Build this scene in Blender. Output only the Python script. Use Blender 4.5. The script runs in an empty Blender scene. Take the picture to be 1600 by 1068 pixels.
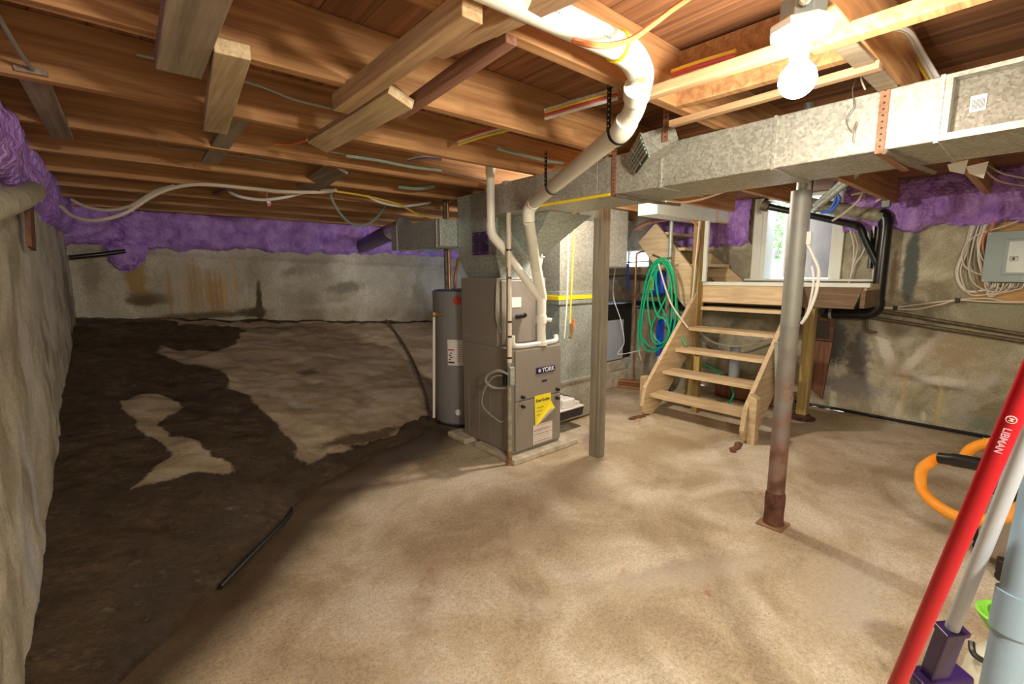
import bpy, math, random
from mathutils import Vector, Matrix, noise
random.seed(7)
sc = bpy.context.scene
COL = sc.collection
# ------------------------------------------------------------------ camera
YAW, PIT, ROL, FPX, CH = 0.704247, 0.14576, -0.003397, 715.44, 1.45
_f = Vector((math.sin(YAW)*math.cos(PIT), math.cos(YAW)*math.cos(PIT), -math.sin(PIT)))
_r = _f.cross(Vector((0, 0, 1))).normalized(); _u = _r.cross(_f)
_r2 = math.cos(ROL)*_r + math.sin(ROL)*_u; _u2 = -math.sin(ROL)*_r + math.cos(ROL)*_u
cam = bpy.data.cameras.new('camera'); co = bpy.data.objects.new('camera', cam); COL.objects.link(co)
co.matrix_world = Matrix(((_r2.x, _u2.x, -_f.x, 0), (_r2.y, _u2.y, -_f.y, 0), (_r2.z, _u2.z, -_f.z, CH), (0, 0, 0, 1)))
cam.sensor_width = 36; cam.lens = FPX/1600*36; cam.clip_start = 0.02; cam.clip_end = 200
sc.camera = co
def at(px, py, **k):
    """point where the sight line of a measured photo point meets a real plane of the room"""
    d = _f + _r2*((px-800)/FPX) - _u2*((py-534)/FPX)
    (a, v), = k.items(); i = 'xyz'.index(a); c = (0, 0, CH)
    t = (v-c[i])/d[i]
    return Vector((0, 0, CH)) + d*t
# ------------------------------------------------------------------ world + lights
w = bpy.data.worlds.new('daylight'); sc.world = w; w.use_nodes = True
nt = w.node_tree; nt.nodes.clear()
bg = nt.nodes.new('ShaderNodeBackground'); wo = nt.nodes.new('ShaderNodeOutputWorld')
bg.inputs[0].default_value = (0.72, 0.84, 1.0, 1); bg.inputs[1].default_value = 7.0
nt.links.new(bg.outputs[0], wo.inputs[0])
sc.view_settings.view_transform = 'Standard'; sc.view_settings.look = 'None'
sc.view_settings.gamma = 1; sc.view_settings.use_curve_mapping = False
sc.view_settings.exposure = 1.6
def lamp(name, loc, power, col, r=0.05):
    l = bpy.data.lights.new(name, 'POINT'); l.energy = power; l.color = col; l.shadow_soft_size = r
    o = bpy.data.objects.new(name, l); COL.objects.link(o); o.location = loc; return o
BULB = (1.32, 0.465, 1.94)
BULB2 = (3.0, 2.29, 2.02)
FILL_BULB = (0.55, -0.80, 1.90)  # unseen bulb added behind the camera as fill
lamp('bulb_or_fill_light', BULB, 12, (1.0, 0.89, 0.73), 0.05)
lamp('bulb_or_fill_light', BULB2, 27, (1.0, 0.89, 0.74), 0.05)
lamp('bulb_or_fill_light', FILL_BULB, 42, (1.0, 0.91, 0.78), 0.06)  # added fill lamp, lifts the dim left side and ceiling
# ------------------------------------------------------------------ materials
MATS = {}
def mat(name): 
    m = bpy.data.materials.new(name); m.use_nodes = True; MATS[name] = m
    return m, m.node_tree, m.node_tree.nodes['Principled BSDF']
def N(nt, t, **k):
    n = nt.nodes.new(t)
    for a, v in k.items():
        if a in n.inputs: n.inputs[a].default_value = v
        else: setattr(n, a, v)
    return n
def mapping(nt, scale, rot=(0, 0, 0)):
    tc = N(nt, 'ShaderNodeTexCoord'); mp = N(nt, 'ShaderNodeMapping'); mp.inputs['Scale'].default_value = scale; mp.inputs['Rotation'].default_value = rot
    nt.links.new(tc.outputs['Object'], mp.inputs[0]); return mp.outputs[0]
def ramp(nt, fac, stops):
    r = N(nt, 'ShaderNodeValToRGB'); e = r.color_ramp.elements
    while len(e) < len(stops): e.new(0.5)
    for k, (p, c) in enumerate(stops): e[k].position = p; e[k].color = (*c, 1)
    nt.links.new(fac, r.inputs[0]); return r.outputs[0]
def bump(nt, b, h, s, d=0.01):
    n = N(nt, 'ShaderNodeBump'); n.inputs['Strength'].default_value = s; n.inputs['Distance'].default_value = d
    nt.links.new(h, n.inputs['Height']); nt.links.new(n.outputs[0], b.inputs['Normal'])
def mixc(nt, fac, a, b, mode='MIX'):
    m = N(nt, 'ShaderNodeMix', data_type='RGBA', blend_type=mode)
    for s, v in ((0, fac), (6, a), (7, b)):
        if hasattr(v, 'links') or isinstance(v, bpy.types.NodeSocket): nt.links.new(v, m.inputs[s])
        elif s == 0: m.inputs[0].default_value = v
        else: m.inputs[s].default_value = (*v, 1)
    return m.outputs[2]
def M(name, col, rough=0.5, metal=0.0, var=0.12, scale=8, bmp=0.0, spec=None):
    m, nt, b = mat(name)
    c = mapping(nt, (scale,)*3); n = N(nt, 'ShaderNodeTexNoise'); n.inputs['Scale'].default_value = 1; n.inputs['Detail'].default_value = 4
    nt.links.new(c, n.inputs[0])
    lo = tuple(x*(1-var) for x in col); hi = tuple(min(1, x*(1+var)) for x in col)
    nt.links.new(ramp(nt, n.outputs[0], [(0.3, lo), (0.7, hi)]), b.inputs['Base Color'])
    b.inputs['Roughness'].default_value = rough; b.inputs['Metallic'].default_value = metal
    if bmp: bump(nt, b, n.outputs[0], bmp)
    return m
def wood(name, dark, light, axis='x', rough=0.75, fine=38, knots=True):
    m, nt, b = mat(name)
    s = {'x': (1.2, fine, fine), 'y': (fine, 1.2, fine), 'z': (fine, fine, 1.2)}[axis]
    c = mapping(nt, s); n = N(nt, 'ShaderNodeTexNoise'); n.inputs['Scale'].default_value = 1; n.inputs['Detail'].default_value = 5; n.inputs['Distortion'].default_value = 0.6
    nt.links.new(c, n.inputs[0])
    c2 = mapping(nt, (1.7, 1.7, 1.7)); n2 = N(nt, 'ShaderNodeTexNoise'); n2.inputs['Scale'].default_value = 1.5; n2.inputs['Detail'].default_value = 3
    nt.links.new(c2, n2.inputs[0])
    col = ramp(nt, n.outputs[0], [(0.28, dark), (0.72, light)])
    n4 = N(nt, 'ShaderNodeTexNoise'); n4.inputs['Scale'].default_value = 3.2; n4.inputs['Detail'].default_value = 6; n4.inputs['Roughness'].default_value = 0.8; nt.links.new(c, n4.inputs[0])
    col = mixc(nt, 0.5, col, ramp(nt, n4.outputs[0], [(0.33, (0.5, 0.45, 0.4)), (0.6, (1.08, 1.08, 1.08))]), 'MULTIPLY')
    col = mixc(nt, 0.55, col, ramp(nt, n2.outputs[0], [(0.3, (0.55, 0.5, 0.45)), (0.7, (1, 1, 1))]), 'MULTIPLY')
    oi = N(nt, 'ShaderNodeObjectInfo'); 
    col = mixc(nt, 0.35, col, ramp(nt, oi.outputs['Random'], [(0, (0.62, 0.6, 0.58)), (1, (1.1, 1.08, 1.05))]), 'MULTIPLY')
    nt.links.new(col, b.inputs['Base Color']); b.inputs['Roughness'].default_value = rough
    bump(nt, b, n.outputs[0], 0.35, 0.004)
    return m
def deck_mat(name):
    """plank subfloor: planks across x, grain along y"""
    m, nt, b = mat(name)
    tc = N(nt, 'ShaderNodeTexCoord'); sx = N(nt, 'ShaderNodeSeparateXYZ'); nt.links.new(tc.outputs['Object'], sx.inputs[0])
    mu = N(nt, 'ShaderNodeMath', operation='MULTIPLY'); mu.inputs[1].default_value = 1/0.145; nt.links.new(sx.outputs[0], mu.inputs[0])
    fr = N(nt, 'ShaderNodeMath', operation='FRACT'); nt.links.new(mu.outputs[0], fr.inputs[0])
    fl = N(nt, 'ShaderNodeMath', operation='FLOOR'); nt.links.new(mu.outputs[0], fl.inputs[0])
    wn = N(nt, 'ShaderNodeTexWhiteNoise', noise_dimensions='1D'); nt.links.new(fl.outputs[0], wn.inputs['W'])
    c = mapping(nt, (30, 1.2, 30)); n = N(nt, 'ShaderNodeTexNoise'); n.inputs['Scale'].default_value = 1; n.inputs['Detail'].default_value = 5; n.inputs['Distortion'].default_value = 0.8
    nt.links.new(c, n.inputs[0])
    col = ramp(nt, n.outputs[0], [(0.3, (0.16, 0.065, 0.028)), (0.72, (0.40, 0.19, 0.085))])
    col = mixc(nt, 0.6, col, ramp(nt, wn.outputs[0], [(0, (0.6, 0.55, 0.5)), (1, (1.1, 1.1, 1.1))]), 'MULTIPLY')
    gap = ramp(nt, fr.outputs[0], [(0.0, (0.05, 0.03, 0.02)), (0.035, (1, 1, 1))])
    col = mixc(nt, 1.0, col, gap, 'MULTIPLY')
    nt.links.new(col, b.inputs['Base Color']); b.inputs['Roughness'].default_value = 0.8
    bump(nt, b, gap, 0.6, 0.006)
    return m
def concrete(name, a, c, bb, scale=1.0, rough=0.85, bstr=0.5, speck=True, stretch=(1, 1, 1), wr=(0.42, 0.6)):
    """base concrete plus the painted 'stain' attribute (rgb colour, alpha coverage) and 'wet' attribute"""
    m, nt, b = mat(name)
    co_ = mapping(nt, tuple(scale*s for s in stretch))
    n1 = N(nt, 'ShaderNodeTexNoise'); n1.inputs['Scale'].default_value = 1.4; n1.inputs['Detail'].default_value = 8; n1.inputs['Roughness'].default_value = 0.62; n1.inputs['Distortion'].default_value = 0.5
    n2 = N(nt, 'ShaderNodeTexNoise'); n2.inputs['Scale'].default_value = 40; n2.inputs['Detail'].default_value = 6; n2.inputs['Roughness'].default_value = 0.7
    for n in (n1, n2): nt.links.new(co_, n.inputs[0])
    col = ramp(nt, n1.outputs[0], [(0.38, a), (0.5, c), (0.62, bb)])
    col = mixc(nt, 0.5, col, ramp(nt, n2.outputs[0], [(0.32, (0.5, 0.48, 0.45)), (0.62, (1.08, 1.08, 1.08))]), 'MULTIPLY')
    n5 = N(nt, 'ShaderNodeTexNoise'); n5.inputs['Scale'].default_value = 95; n5.inputs['Detail'].default_value = 3; nt.links.new(co_, n5.inputs[0])
    col = mixc(nt, 0.4, col, ramp(nt, n5.outputs[0], [(0.34, (0.35, 0.32, 0.3)), (0.47, (1.0, 1.0, 1.0)), (0.72, (1.18, 1.18, 1.18))]), 'MULTIPLY')
    at_ = N(nt, 'ShaderNodeAttribute', attribute_name='stain'); wt = N(nt, 'ShaderNodeAttribute', attribute_name='wet')
    n3 = N(nt, 'ShaderNodeTexNoise'); n3.inputs['Scale'].default_value = 7; n3.inputs['Detail'].default_value = 7; n3.inputs['Roughness'].default_value = 0.65; nt.links.new(co_, n3.inputs[0])
    def edge(src, k=0.9, lo=0.42, hi=0.6):
        su = N(nt, 'ShaderNodeMath', operation='SUBTRACT'); su.inputs[1].default_value = 0.5; nt.links.new(n3.outputs[0], su.inputs[0])
        ml = N(nt, 'ShaderNodeMath', operation='MULTIPLY_ADD'); ml.inputs[1].default_value = k; nt.links.new(su.outputs[0], ml.inputs[0]); nt.links.new(src, ml.inputs[2])
        mr = N(nt, 'ShaderNodeMapRange', interpolation_type='SMOOTHSTEP'); mr.inputs[1].default_value = lo; mr.inputs[2].default_value = hi; nt.links.new(ml.outputs[0], mr.inputs[0])
        return mr.outputs[0]
    sf = edge(at_.outputs['Alpha'], 1.0, 0.12, 0.58)
    col = mixc(nt, sf, col, mixc(nt, 0.5, at_.outputs['Color'], ramp(nt, n2.outputs[0], [(0.3, (0.55, 0.55, 0.55)), (0.65, (1.1, 1.1, 1.1))]), 'MULTIPLY'))
    wf = edge(wt.outputs['Fac'], 0.45, *wr)
    col = mixc(nt, wf, col, mixc(nt, 1.0, col, ramp(nt, n3.outputs[0], [(0.35, (0.08, 0.06, 0.04)), (0.7, (0.22, 0.175, 0.125))]), 'MULTIPLY'))
    nt.links.new(col, b.inputs['Base Color'])
    mr = N(nt, 'ShaderNodeMapRange'); mr.inputs[3].default_value = rough; mr.inputs[4].default_value = 0.27; nt.links.new(wf, mr.inputs[0]); nt.links.new(mr.outputs[0], b.inputs['Roughness'])
    ad = N(nt, 'ShaderNodeMath', operation='ADD'); nt.links.new(n1.outputs[0], ad.inputs[0]); nt.links.new(n2.outputs[0], ad.inputs[1])
    bump(nt, b, ad.outputs[0], bstr, 0.012)
    return m
concrete('floor_concrete', (0.44, 0.35, 0.235), (0.58, 0.485, 0.34), (0.72, 0.65, 0.52), 1.3, 0.8, 0.3, wr=(0.1, 1.15))
concrete('slope_concrete', (0.42, 0.33, 0.21), (0.58, 0.47, 0.32), (0.74, 0.64, 0.48), 1.6, 0.85, 1.0, stretch=(1, 2.2, 2))
concrete('wall_concrete_left', (0.44, 0.40, 0.29), (0.68, 0.63, 0.49), (0.78, 0.75, 0.64), 1.5, 0.85, 1.0, stretch=(1, 1.3, 0.9))
concrete('wall_concrete_back', (0.44, 0.40, 0.31), (0.58, 0.54, 0.44), (0.70, 0.67, 0.57), 1.3, 0.85, 0.5)
concrete('wall_concrete_right', (0.32, 0.29, 0.19), (0.51, 0.47, 0.33), (0.70, 0.67, 0.52), 1.8, 0.85, 0.7)
M('cement', (0.52, 0.47, 0.37), 0.85, var=0.25, scale=14, bmp=0.3)
# purple spray foam
m, nt, b = mat('purple_foam')
c = mapping(nt, (1, 1, 1)); n = N(nt, 'ShaderNodeTexNoise'); n.inputs['Scale'].default_value = 9; n.inputs['Detail'].default_value = 6
v = N(nt, 'ShaderNodeTexVoronoi'); v.inputs['Scale'].default_value = 34
nt.links.new(c, n.inputs[0]); nt.links.new(c, v.inputs[0])
nt.links.new(ramp(nt, n.outputs[0], [(0.3, (0.32, 0.14, 0.62)), (0.7, (0.58, 0.36, 0.86))]), b.inputs['Base Color']); b.inputs['Roughness'].default_value = 0.55
ad = N(nt, 'ShaderNodeMath', operation='ADD'); nt.links.new(n.outputs[0], ad.inputs[0]); nt.links.new(v.outputs[0], ad.inputs[1]); bump(nt, b, ad.outputs[0], 0.7, 0.015)
wood('joist_wood', (0.36, 0.165, 0.06), (0.68, 0.385, 0.17), 'x')
wood('strip_wood', (0.40, 0.24, 0.12), (0.68, 0.47, 0.27), 'y')
wood('grey_wood', (0.23, 0.18, 0.13), (0.44, 0.36, 0.26), 'y')
wood('pale_wood', (0.48, 0.36, 0.20), (0.74, 0.60, 0.38), 'y')
wood('red_wood', (0.26, 0.11, 0.07), (0.48, 0.25, 0.16), 'y')
wood('post_wood', (0.24, 0.225, 0.175), (0.50, 0.46, 0.37), 'z')
wood('treated_wood', (0.34, 0.25, 0.08), (0.62, 0.48, 0.20), 'z')
wood('stair_wood', (0.70, 0.53, 0.30), (0.93, 0.77, 0.52), 'y', fine=26)
wood('stair_wood_x', (0.70, 0.53, 0.30), (0.93, 0.77, 0.52), 'x', fine=26)
wood('rotten_wood', (0.10, 0.045, 0.03), (0.34, 0.15, 0.08), 'z')
wood('osb', (0.62, 0.36, 0.12), (0.80, 0.52, 0.22), 'y', fine=14)
wood('dark_end_wood', (0.18, 0.12, 0.07), (0.32, 0.22, 0.14), 'y')
deck_mat('deck_planks')
# galvanised steel with spangle
def galv(name, a, bb, rough=0.42, metal=0.75, sc_=95):
    m, nt, b = mat(name)
    c = mapping(nt, (1, 1, 1)); v = N(nt, 'ShaderNodeTexVoronoi'); v.inputs['Scale'].default_value = sc_; n = N(nt, 'ShaderNodeTexNoise'); n.inputs['Scale'].default_value = 5; n.inputs['Detail'].default_value = 5
    nt.links.new(c, v.inputs[0]); nt.links.new(c, n.inputs[0])
    sp = N(nt, 'ShaderNodeSeparateColor'); nt.links.new(v.outputs['Color'], sp.inputs[0])
    mx = N(nt, 'ShaderNodeMath', operation='MULTIPLY_ADD'); mx.inputs[1].default_value = 0.5; nt.links.new(sp.outputs[0], mx.inputs[0]); 
    hn = N(nt, 'ShaderNodeMath', operation='MULTIPLY'); hn.inputs[1].default_value = 0.5; nt.links.new(n.outputs[0], hn.inputs[0]); nt.links.new(hn.outputs[0], mx.inputs[2])
    nt.links.new(ramp(nt, mx.outputs[0], [(0.15, a), (0.75, bb)]), b.inputs['Base Color'])
    b.inputs['Metallic'].default_value = metal
    mr = N(nt, 'ShaderNodeMapRange'); mr.inputs[3].default_value = rough-0.08; mr.inputs[4].default_value = rough+0.12; nt.links.new(sp.outputs[1], mr.inputs[0]); nt.links.new(mr.outputs[0], b.inputs['Roughness'])
    return m
galv('galvanised', (0.30, 0.30, 0.26), (0.58, 0.58, 0.51), 0.46, 0.5)
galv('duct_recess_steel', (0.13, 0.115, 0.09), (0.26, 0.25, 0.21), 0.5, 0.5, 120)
galv('galvanised_dull', (0.26, 0.31, 0.29), (0.54, 0.60, 0.56), 0.5, 0.45)  # dull zinc, with the teal hue of the mixed light put into its colour
M('cabinet_taupe', (0.30, 0.27, 0.235), 0.42, 0.15, var=0.04, scale=2)
M('cabinet_dark', (0.06, 0.05, 0.045), 0.6)
M('heater_grey', (0.25, 0.25, 0.26), 0.38, 0.1, var=0.03, scale=2)
M('heater_blue_daylight', (0.10, 0.16, 0.26), 0.38, 0.1, var=0.03, scale=2)  # grey jacket with the blue daylight cast put into its colour
M('pvc_white', (0.80, 0.79, 0.70), 0.35, var=0.04, scale=6)
M('pvc_grey_blue', (0.25, 0.36, 0.46), 0.4, var=0.05, scale=5)
M('paint_white', (0.80, 0.84, 0.77), 0.5, var=0.06, scale=5)
M('white_plastic', (0.85, 0.85, 0.82), 0.35, var=0.02)
M('black_plastic', (0.012, 0.012, 0.013), 0.35)
M('abs_black', (0.012, 0.012, 0.012), 0.28)
M('steel_strap_black', (0.02, 0.02, 0.02), 0.5, 0.3)
M('rust_strap', (0.38, 0.19, 0.11), 0.65, 0.4, var=0.3, scale=30)
M('brass', (0.65, 0.45, 0.18), 0.35, 0.9)
M('copper', (0.55, 0.27, 0.16), 0.4, 0.8, var=0.2)
M('copper_bright', (0.80, 0.35, 0.18), 0.4, 0.4)
M('iron_pipe', (0.16, 0.13, 0.09), 0.6, 0.4, var=0.3, scale=20)
M('old_pipe', (0.34, 0.33, 0.24), 0.6, 0.1, var=0.3, scale=20)
M('panel_steel', (0.26, 0.31, 0.30), 0.42, 0.35, var=0.04, scale=3)
M('panel_door', (0.46, 0.50, 0.46), 0.4, 0.4, var=0.15, scale=6)
M('cable_beige', (0.72, 0.65, 0.52), 0.5, var=0.1)
M('cable_white', (0.80, 0.80, 0.76), 0.45, var=0.04)
M('cable_grey', (0.30, 0.30, 0.26), 0.5, var=0.1)
M('cable_green_grey', (0.24, 0.30, 0.24), 0.5, var=0.1)
M('cable_yellow', (0.78, 0.58, 0.06), 0.45, var=0.05)
M('cable_red', (0.65, 0.08, 0.10), 0.45, var=0.05)
M('cable_orange', (0.80, 0.24, 0.09), 0.45, var=0.05)
M('cable_blue', (0.05, 0.16, 0.70), 0.45, var=0.05)
M('cable_purple', (0.30, 0.22, 0.42), 0.45, var=0.05)
M('armour', (0.55, 0.55, 0.50), 0.4, 0.7, var=0.2, scale=60)
M('hose_green', (0.0, 0.42, 0.19), 0.35, var=0.05)
M('tank_blue', (0.0, 0.07, 0.62), 0.35, var=0.05)
M('tape_yellow', (0.90, 0.66, 0.02), 0.5, var=0.04)
M('vac_orange', (0.86, 0.36, 0.035), 0.45, var=0.05)
M('vac_clear', (0.40, 0.35, 0.29), 0.3, var=0.1)
M('handle_red', (0.42, 0.004, 0.014), 0.3, var=0.03)
M('handle_grey', (0.46, 0.52, 0.60), 0.35, var=0.03)
M('purple_plastic', (0.028, 0.010, 0.085), 0.35, var=0.1)
M('jug_white', (0.74, 0.74, 0.62), 0.4, var=0.05)
M('jug_green', (0.22, 0.62, 0.06), 0.35, var=0.05)
M('sticker_white', (0.80, 0.78, 0.76), 0.6, var=0.03)
M('sticker_yellow', (0.93, 0.80, 0.03), 0.6, var=0.03)
M('ink_black', (0.02, 0.02, 0.02), 0.6)
M('ink_orange', (0.75, 0.22, 0.08), 0.6)
M('badge_navy', (0.015, 0.012, 0.09), 0.35)
M('logo_red', (0.60, 0.03, 0.03), 0.4)
M('door_brown', (0.34, 0.20, 0.12), 0.5, var=0.1)
M('door_grey', (0.12, 0.08, 0.05), 0.6, var=0.2, scale=6)
M('logo_pink', (0.75, 0.45, 0.55), 0.5)
M('leaf', (0.10, 0.30, 0.05), 0.6, var=0.6, scale=5)
M('gravel', (0.62, 0.60, 0.56), 0.9, var=0.2, scale=4)
M('bank_soil', (0.20, 0.17, 0.14), 0.9, var=0.5, scale=3)
M('pink_tag', (0.85, 0.08, 0.25), 0.5)
M('purple_wrap', (0.10, 0.045, 0.20), 0.45, 0.3, var=0.3, scale=10)
M('duct_foil', (0.55, 0.56, 0.60), 0.25, 0.9, var=0.2, scale=12)
# lally column : grey steel turning rusty towards the foot
m, nt, b = mat('steel_column')
tc = N(nt, 'ShaderNodeTexCoord'); sx = N(nt, 'ShaderNodeSeparateXYZ'); nt.links.new(tc.outputs['Object'], sx.inputs[0])
n = N(nt, 'ShaderNodeTexNoise'); n.inputs['Scale'].default_value = 9; n.inputs['Detail'].default_value = 8; nt.links.new(tc.outputs['Object'], n.inputs[0])
sf = N(nt, 'ShaderNodeMath', operation='MULTIPLY_ADD'); sf.inputs[1].default_value = 1.0; nt.links.new(n.outputs[0], sf.inputs[0])
zz = N(nt, 'ShaderNodeMapRange'); zz.inputs[1].default_value = 0.15; zz.inputs[2].default_value = 1.25; zz.inputs[3].default_value = 0.42; zz.inputs[4].default_value = -0.12; nt.links.new(sx.outputs[2], zz.inputs[0]); nt.links.new(zz.outputs[0], sf.inputs[2])
nt.links.new(ramp(nt, sf.outputs[0], [(0.35, (0.25, 0.26, 0.23)), (0.62, (0.21, 0.18, 0.17)), (0.82, (0.22, 0.13, 0.10)), (1.0, (0.11, 0.05, 0.035))]), b.inputs['Base Color'])
b.inputs['Metallic'].default_value = 0.15; b.inputs['Roughness'].default_value = 0.5
M('rust_dark', (0.11, 0.045, 0.03), 0.7, 0.3, var=0.6, scale=18, bmp=0.4)
M('rust_plate', (0.30, 0.17, 0.10), 0.7, 0.3, var=0.4, scale=18, bmp=0.3)
m, nt, b = mat('glass'); b.inputs['Transmission Weight'].default_value = 1; b.inputs['Roughness'].default_value = 0.02; b.inputs['Base Color'].default_value = (0.95, 0.98, 0.97, 1)
m, nt, b = mat('lit_glass'); b.inputs['Base Color'].default_value = (1, 0.95, 0.85, 1); b.inputs['Emission Color'].default_value = (1, 0.90, 0.72, 1); b.inputs['Emission Strength'].default_value = 26
# ------------------------------------------------------------------ mesh helpers
class MB:
    def __init__(s): s.v = []; s.f = []; s.m = []; s.cur = 0
    def add(s, vs, fs):
        o = len(s.v); s.v += [tuple(v) for v in vs]; s.f += [tuple(i+o for i in f) for f in fs]; s.m += [s.cur]*len(fs); return s
    def box(s, x0, x1, y0, y1, z0, z1):
        return s.add([(x, y, z) for z in (z0, z1) for y in (y0, y1) for x in (x0, x1)],
                     [(0, 2, 3, 1), (4, 5, 7, 6), (0, 1, 5, 4), (2, 6, 7, 3), (0, 4, 6, 2), (1, 3, 7, 5)])
    def hexa(s, p):   # 8 points : bottom 4 ccw, top 4 ccw
        return s.add(p, [(3, 2, 1, 0), (4, 5, 6, 7), (0, 1, 5, 4), (1, 2, 6, 5), (2, 3, 7, 6), (3, 0, 4, 7)])
    def beam(s, a, b, w, h, up=(0, 0, 1)):
        a = Vector(a); b = Vector(b); d = (b-a).normalized(); u = Vector(up); u = (u-d*u.dot(d)).normalized(); r = d.cross(u)
        P = []
        for e in (a, b): P.append([e + r*(i*w/2) + u*(j*h/2) for i, j in ((-1, -1), (1, -1), (1, 1), (-1, 1))])
        return s.add(P[0]+P[1], [(0, 1, 2, 3), (7, 6, 5, 4), (0, 4, 5, 1), (1, 5, 6, 2), (2, 6, 7, 3), (3, 7, 4, 0)])
    def prism(s, pts, off):  # pts polygon 3d, off extrusion vector
        n = len(pts); off = Vector(off); a = [Vector(p) for p in pts]; b = [p+off for p in a]
        return s.add(a+b, [tuple(range(n))[::-1], tuple(range(n, 2*n))] + [(i, (i+1) % n, n+(i+1) % n, n+i) for i in range(n)])
    def tube(s, path, r, n=10, cap=True, ridge=0):
        path = [Vector(p) for p in path]; k = len(path); rr = r if hasattr(r, '__len__') else [r]*k
        t = [(path[min(i+1, k-1)]-path[max(i-1, 0)]).normalized() for i in range(k)]
        u = t[0].orthogonal().normalized(); vs = []
        for i in range(k):
            u = (u - t[i]*u.dot(t[i])).normalized(); q = t[i].cross(u); ri = rr[i]*(1+(ridge if i % 2 else 0))
            vs += [path[i] + u*(ri*math.cos(2*math.pi*j/n)) + q*(ri*math.sin(2*math.pi*j/n)) for j in range(n)]
        fs = [(i*n+j, i*n+(j+1) % n, (i+1)*n+(j+1) % n, (i+1)*n+j) for i in range(k-1) for j in range(n)]
        if cap: fs += [tuple(range(n))[::-1], tuple(range((k-1)*n, k*n))]
        return s.add(vs, fs)
    def cyl(s, a, b, r, n=24): return s.tube([a, b], r, n)
    def lathe(s, c, prof, n=28, axis=(0, 0, 1)):
        ax = Vector(axis).normalized(); u = ax.orthogonal().normalized(); q = ax.cross(u); c = Vector(c); vs = []
        for (r, h) in prof: vs += [c + ax*h + u*(r*math.cos(2*math.pi*j/n)) + q*(r*math.sin(2*math.pi*j/n)) for j in range(n)]
        k = len(prof); fs = [(i*n+j, i*n+(j+1) % n, (i+1)*n+(j+1) % n, (i+1)*n+j) for i in range(k-1) for j in range(n)]
        fs += [tuple(range(n))[::-1], tuple(range((k-1)*n, k*n))]
        return s.add(vs, fs)
    def build(s, name, m, parent=None, bevel=0, smooth=False, kind=None):
        me = bpy.data.meshes.new(name); me.from_pydata(s.v, [], s.f)
        for q in (m if isinstance(m, (list, tuple)) else [m]): me.materials.append(MATS[q])
        for p, i in zip(me.polygons, s.m): p.material_index = i; p.use_smooth = smooth
        me.update()
        o = bpy.data.objects.new(name, me); COL.objects.link(o)
        if parent:
            o.parent = parent; o.matrix_parent_inverse = Matrix.Translation(world_loc(parent)).inverted()
        if bevel:
            b = o.modifiers.new('bevel', 'BEVEL'); b.width = bevel; b.segments = 2; b.limit_method = 'ANGLE'; b.angle_limit = 0.7
            for p in me.polygons: p.use_smooth = False
        if smooth:
            try: me.set_sharp_from_angle(angle=0.7)
            except Exception: pass
        if kind: o['kind'] = kind
        return o
def world_loc(o):
    return Vector((0, 0, 0)) if o.type == 'MESH' else Vector(o.location)
def tag(o, label, cat, group=None, kind=None):
    o['label'] = label; o['category'] = cat
    if group: o['group'] = group
    if kind: o['kind'] = kind
    return o
def thing(name, loc, label, cat, group=None):
    o = bpy.data.objects.new(name, None); COL.objects.link(o); o.location = loc; o.empty_display_size = 0.1
    return tag(o, label, cat, group)
def struct(name, mb, m, **k):
    o = mb.build(name, m, **k); o['kind'] = 'structure'; return o
def spline(pts, n=8, closed=False):
    P = [Vector(p) for p in pts]; out = []; k = len(P)
    g = (lambda i: P[i % k]) if closed else (lambda i: P[max(0, min(k-1, i))])
    for i in range(k if closed else k-1):
        a, b, c, d = g(i-1), g(i), g(i+1), g(i+2)
        for j in range(n):
            t = j/n; out.append(0.5*((2*b)+(c-a)*t+(2*a-5*b+4*c-d)*t*t+(3*b-a-3*c+d)*t**3))
    out.append(P[0] if closed else P[-1]); return out
def cable(name, label, pts, r, m, cat='cable', group=None, parent=None, n=7, ridge=0, raw=False, seg=8):
    mb = MB().tube(pts if raw else spline(pts, seg), r, n, ridge=ridge)
    o = mb.build(name, m, parent, smooth=True)
    if not parent: tag(o, label, cat, group)
    return o
def text_mesh(name, body, size, m, parent, mw, extrude=0.0006):
    cu = bpy.data.curves.new(name, 'FONT'); cu.body = body; cu.size = size; cu.extrude = extrude; cu.align_x = 'CENTER'; cu.align_y = 'CENTER'; cu.offset = size*0.018
    t = bpy.data.objects.new(name+'_tmp', cu); COL.objects.link(t); bpy.context.view_layer.update()
    me = bpy.data.meshes.new_from_object(t.evaluated_get(bpy.context.evaluated_depsgraph_get())); bpy.data.objects.remove(t)
    me.transform(mw); me.name = name; me.materials.clear(); me.materials.append(MATS[m])
    o = bpy.data.objects.new(name, me); COL.objects.link(o); o.parent = parent; o.matrix_parent_inverse = Matrix.Translation(world_loc(parent)).inverted()
    return o
def basis(o, x, y):  # matrix putting text x/y axes along given vectors at o
    x = Vector(x).normalized(); y = Vector(y).normalized(); z = x.cross(y)
    return Matrix(((x.x, y.x, z.x, o[0]), (x.y, y.y, z.y, o[1]), (x.z, y.z, z.z, o[2]), (0, 0, 0, 1)))
def fbm(p, o=4):
    return noise.fractal(Vector(p), 1.0, 2.0, o)
def inpoly(x, y, P):
    c = False; j = len(P)-1
    for i in range(len(P)):
        if (P[i][1] > y) != (P[j][1] > y) and x < (P[j][0]-P[i][0])*(y-P[i][1])/(P[j][1]-P[i][1])+P[i][0]: c = not c
        j = i
    return c
def sdist(x, y, P):
    d = 9; j = len(P)-1
    for i in range(len(P)):
        ax, ay = P[j]; bx, by = P[i]; ex, ey = bx-ax, by-ay; L = ex*ex+ey*ey or 1e-9
        t = max(0, min(1, ((x-ax)*ex+(y-ay)*ey)/L)); d = min(d, math.hypot(x-ax-t*ex, y-ay-t*ey)); j = i
    return d if inpoly(x, y, P) else -d
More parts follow.
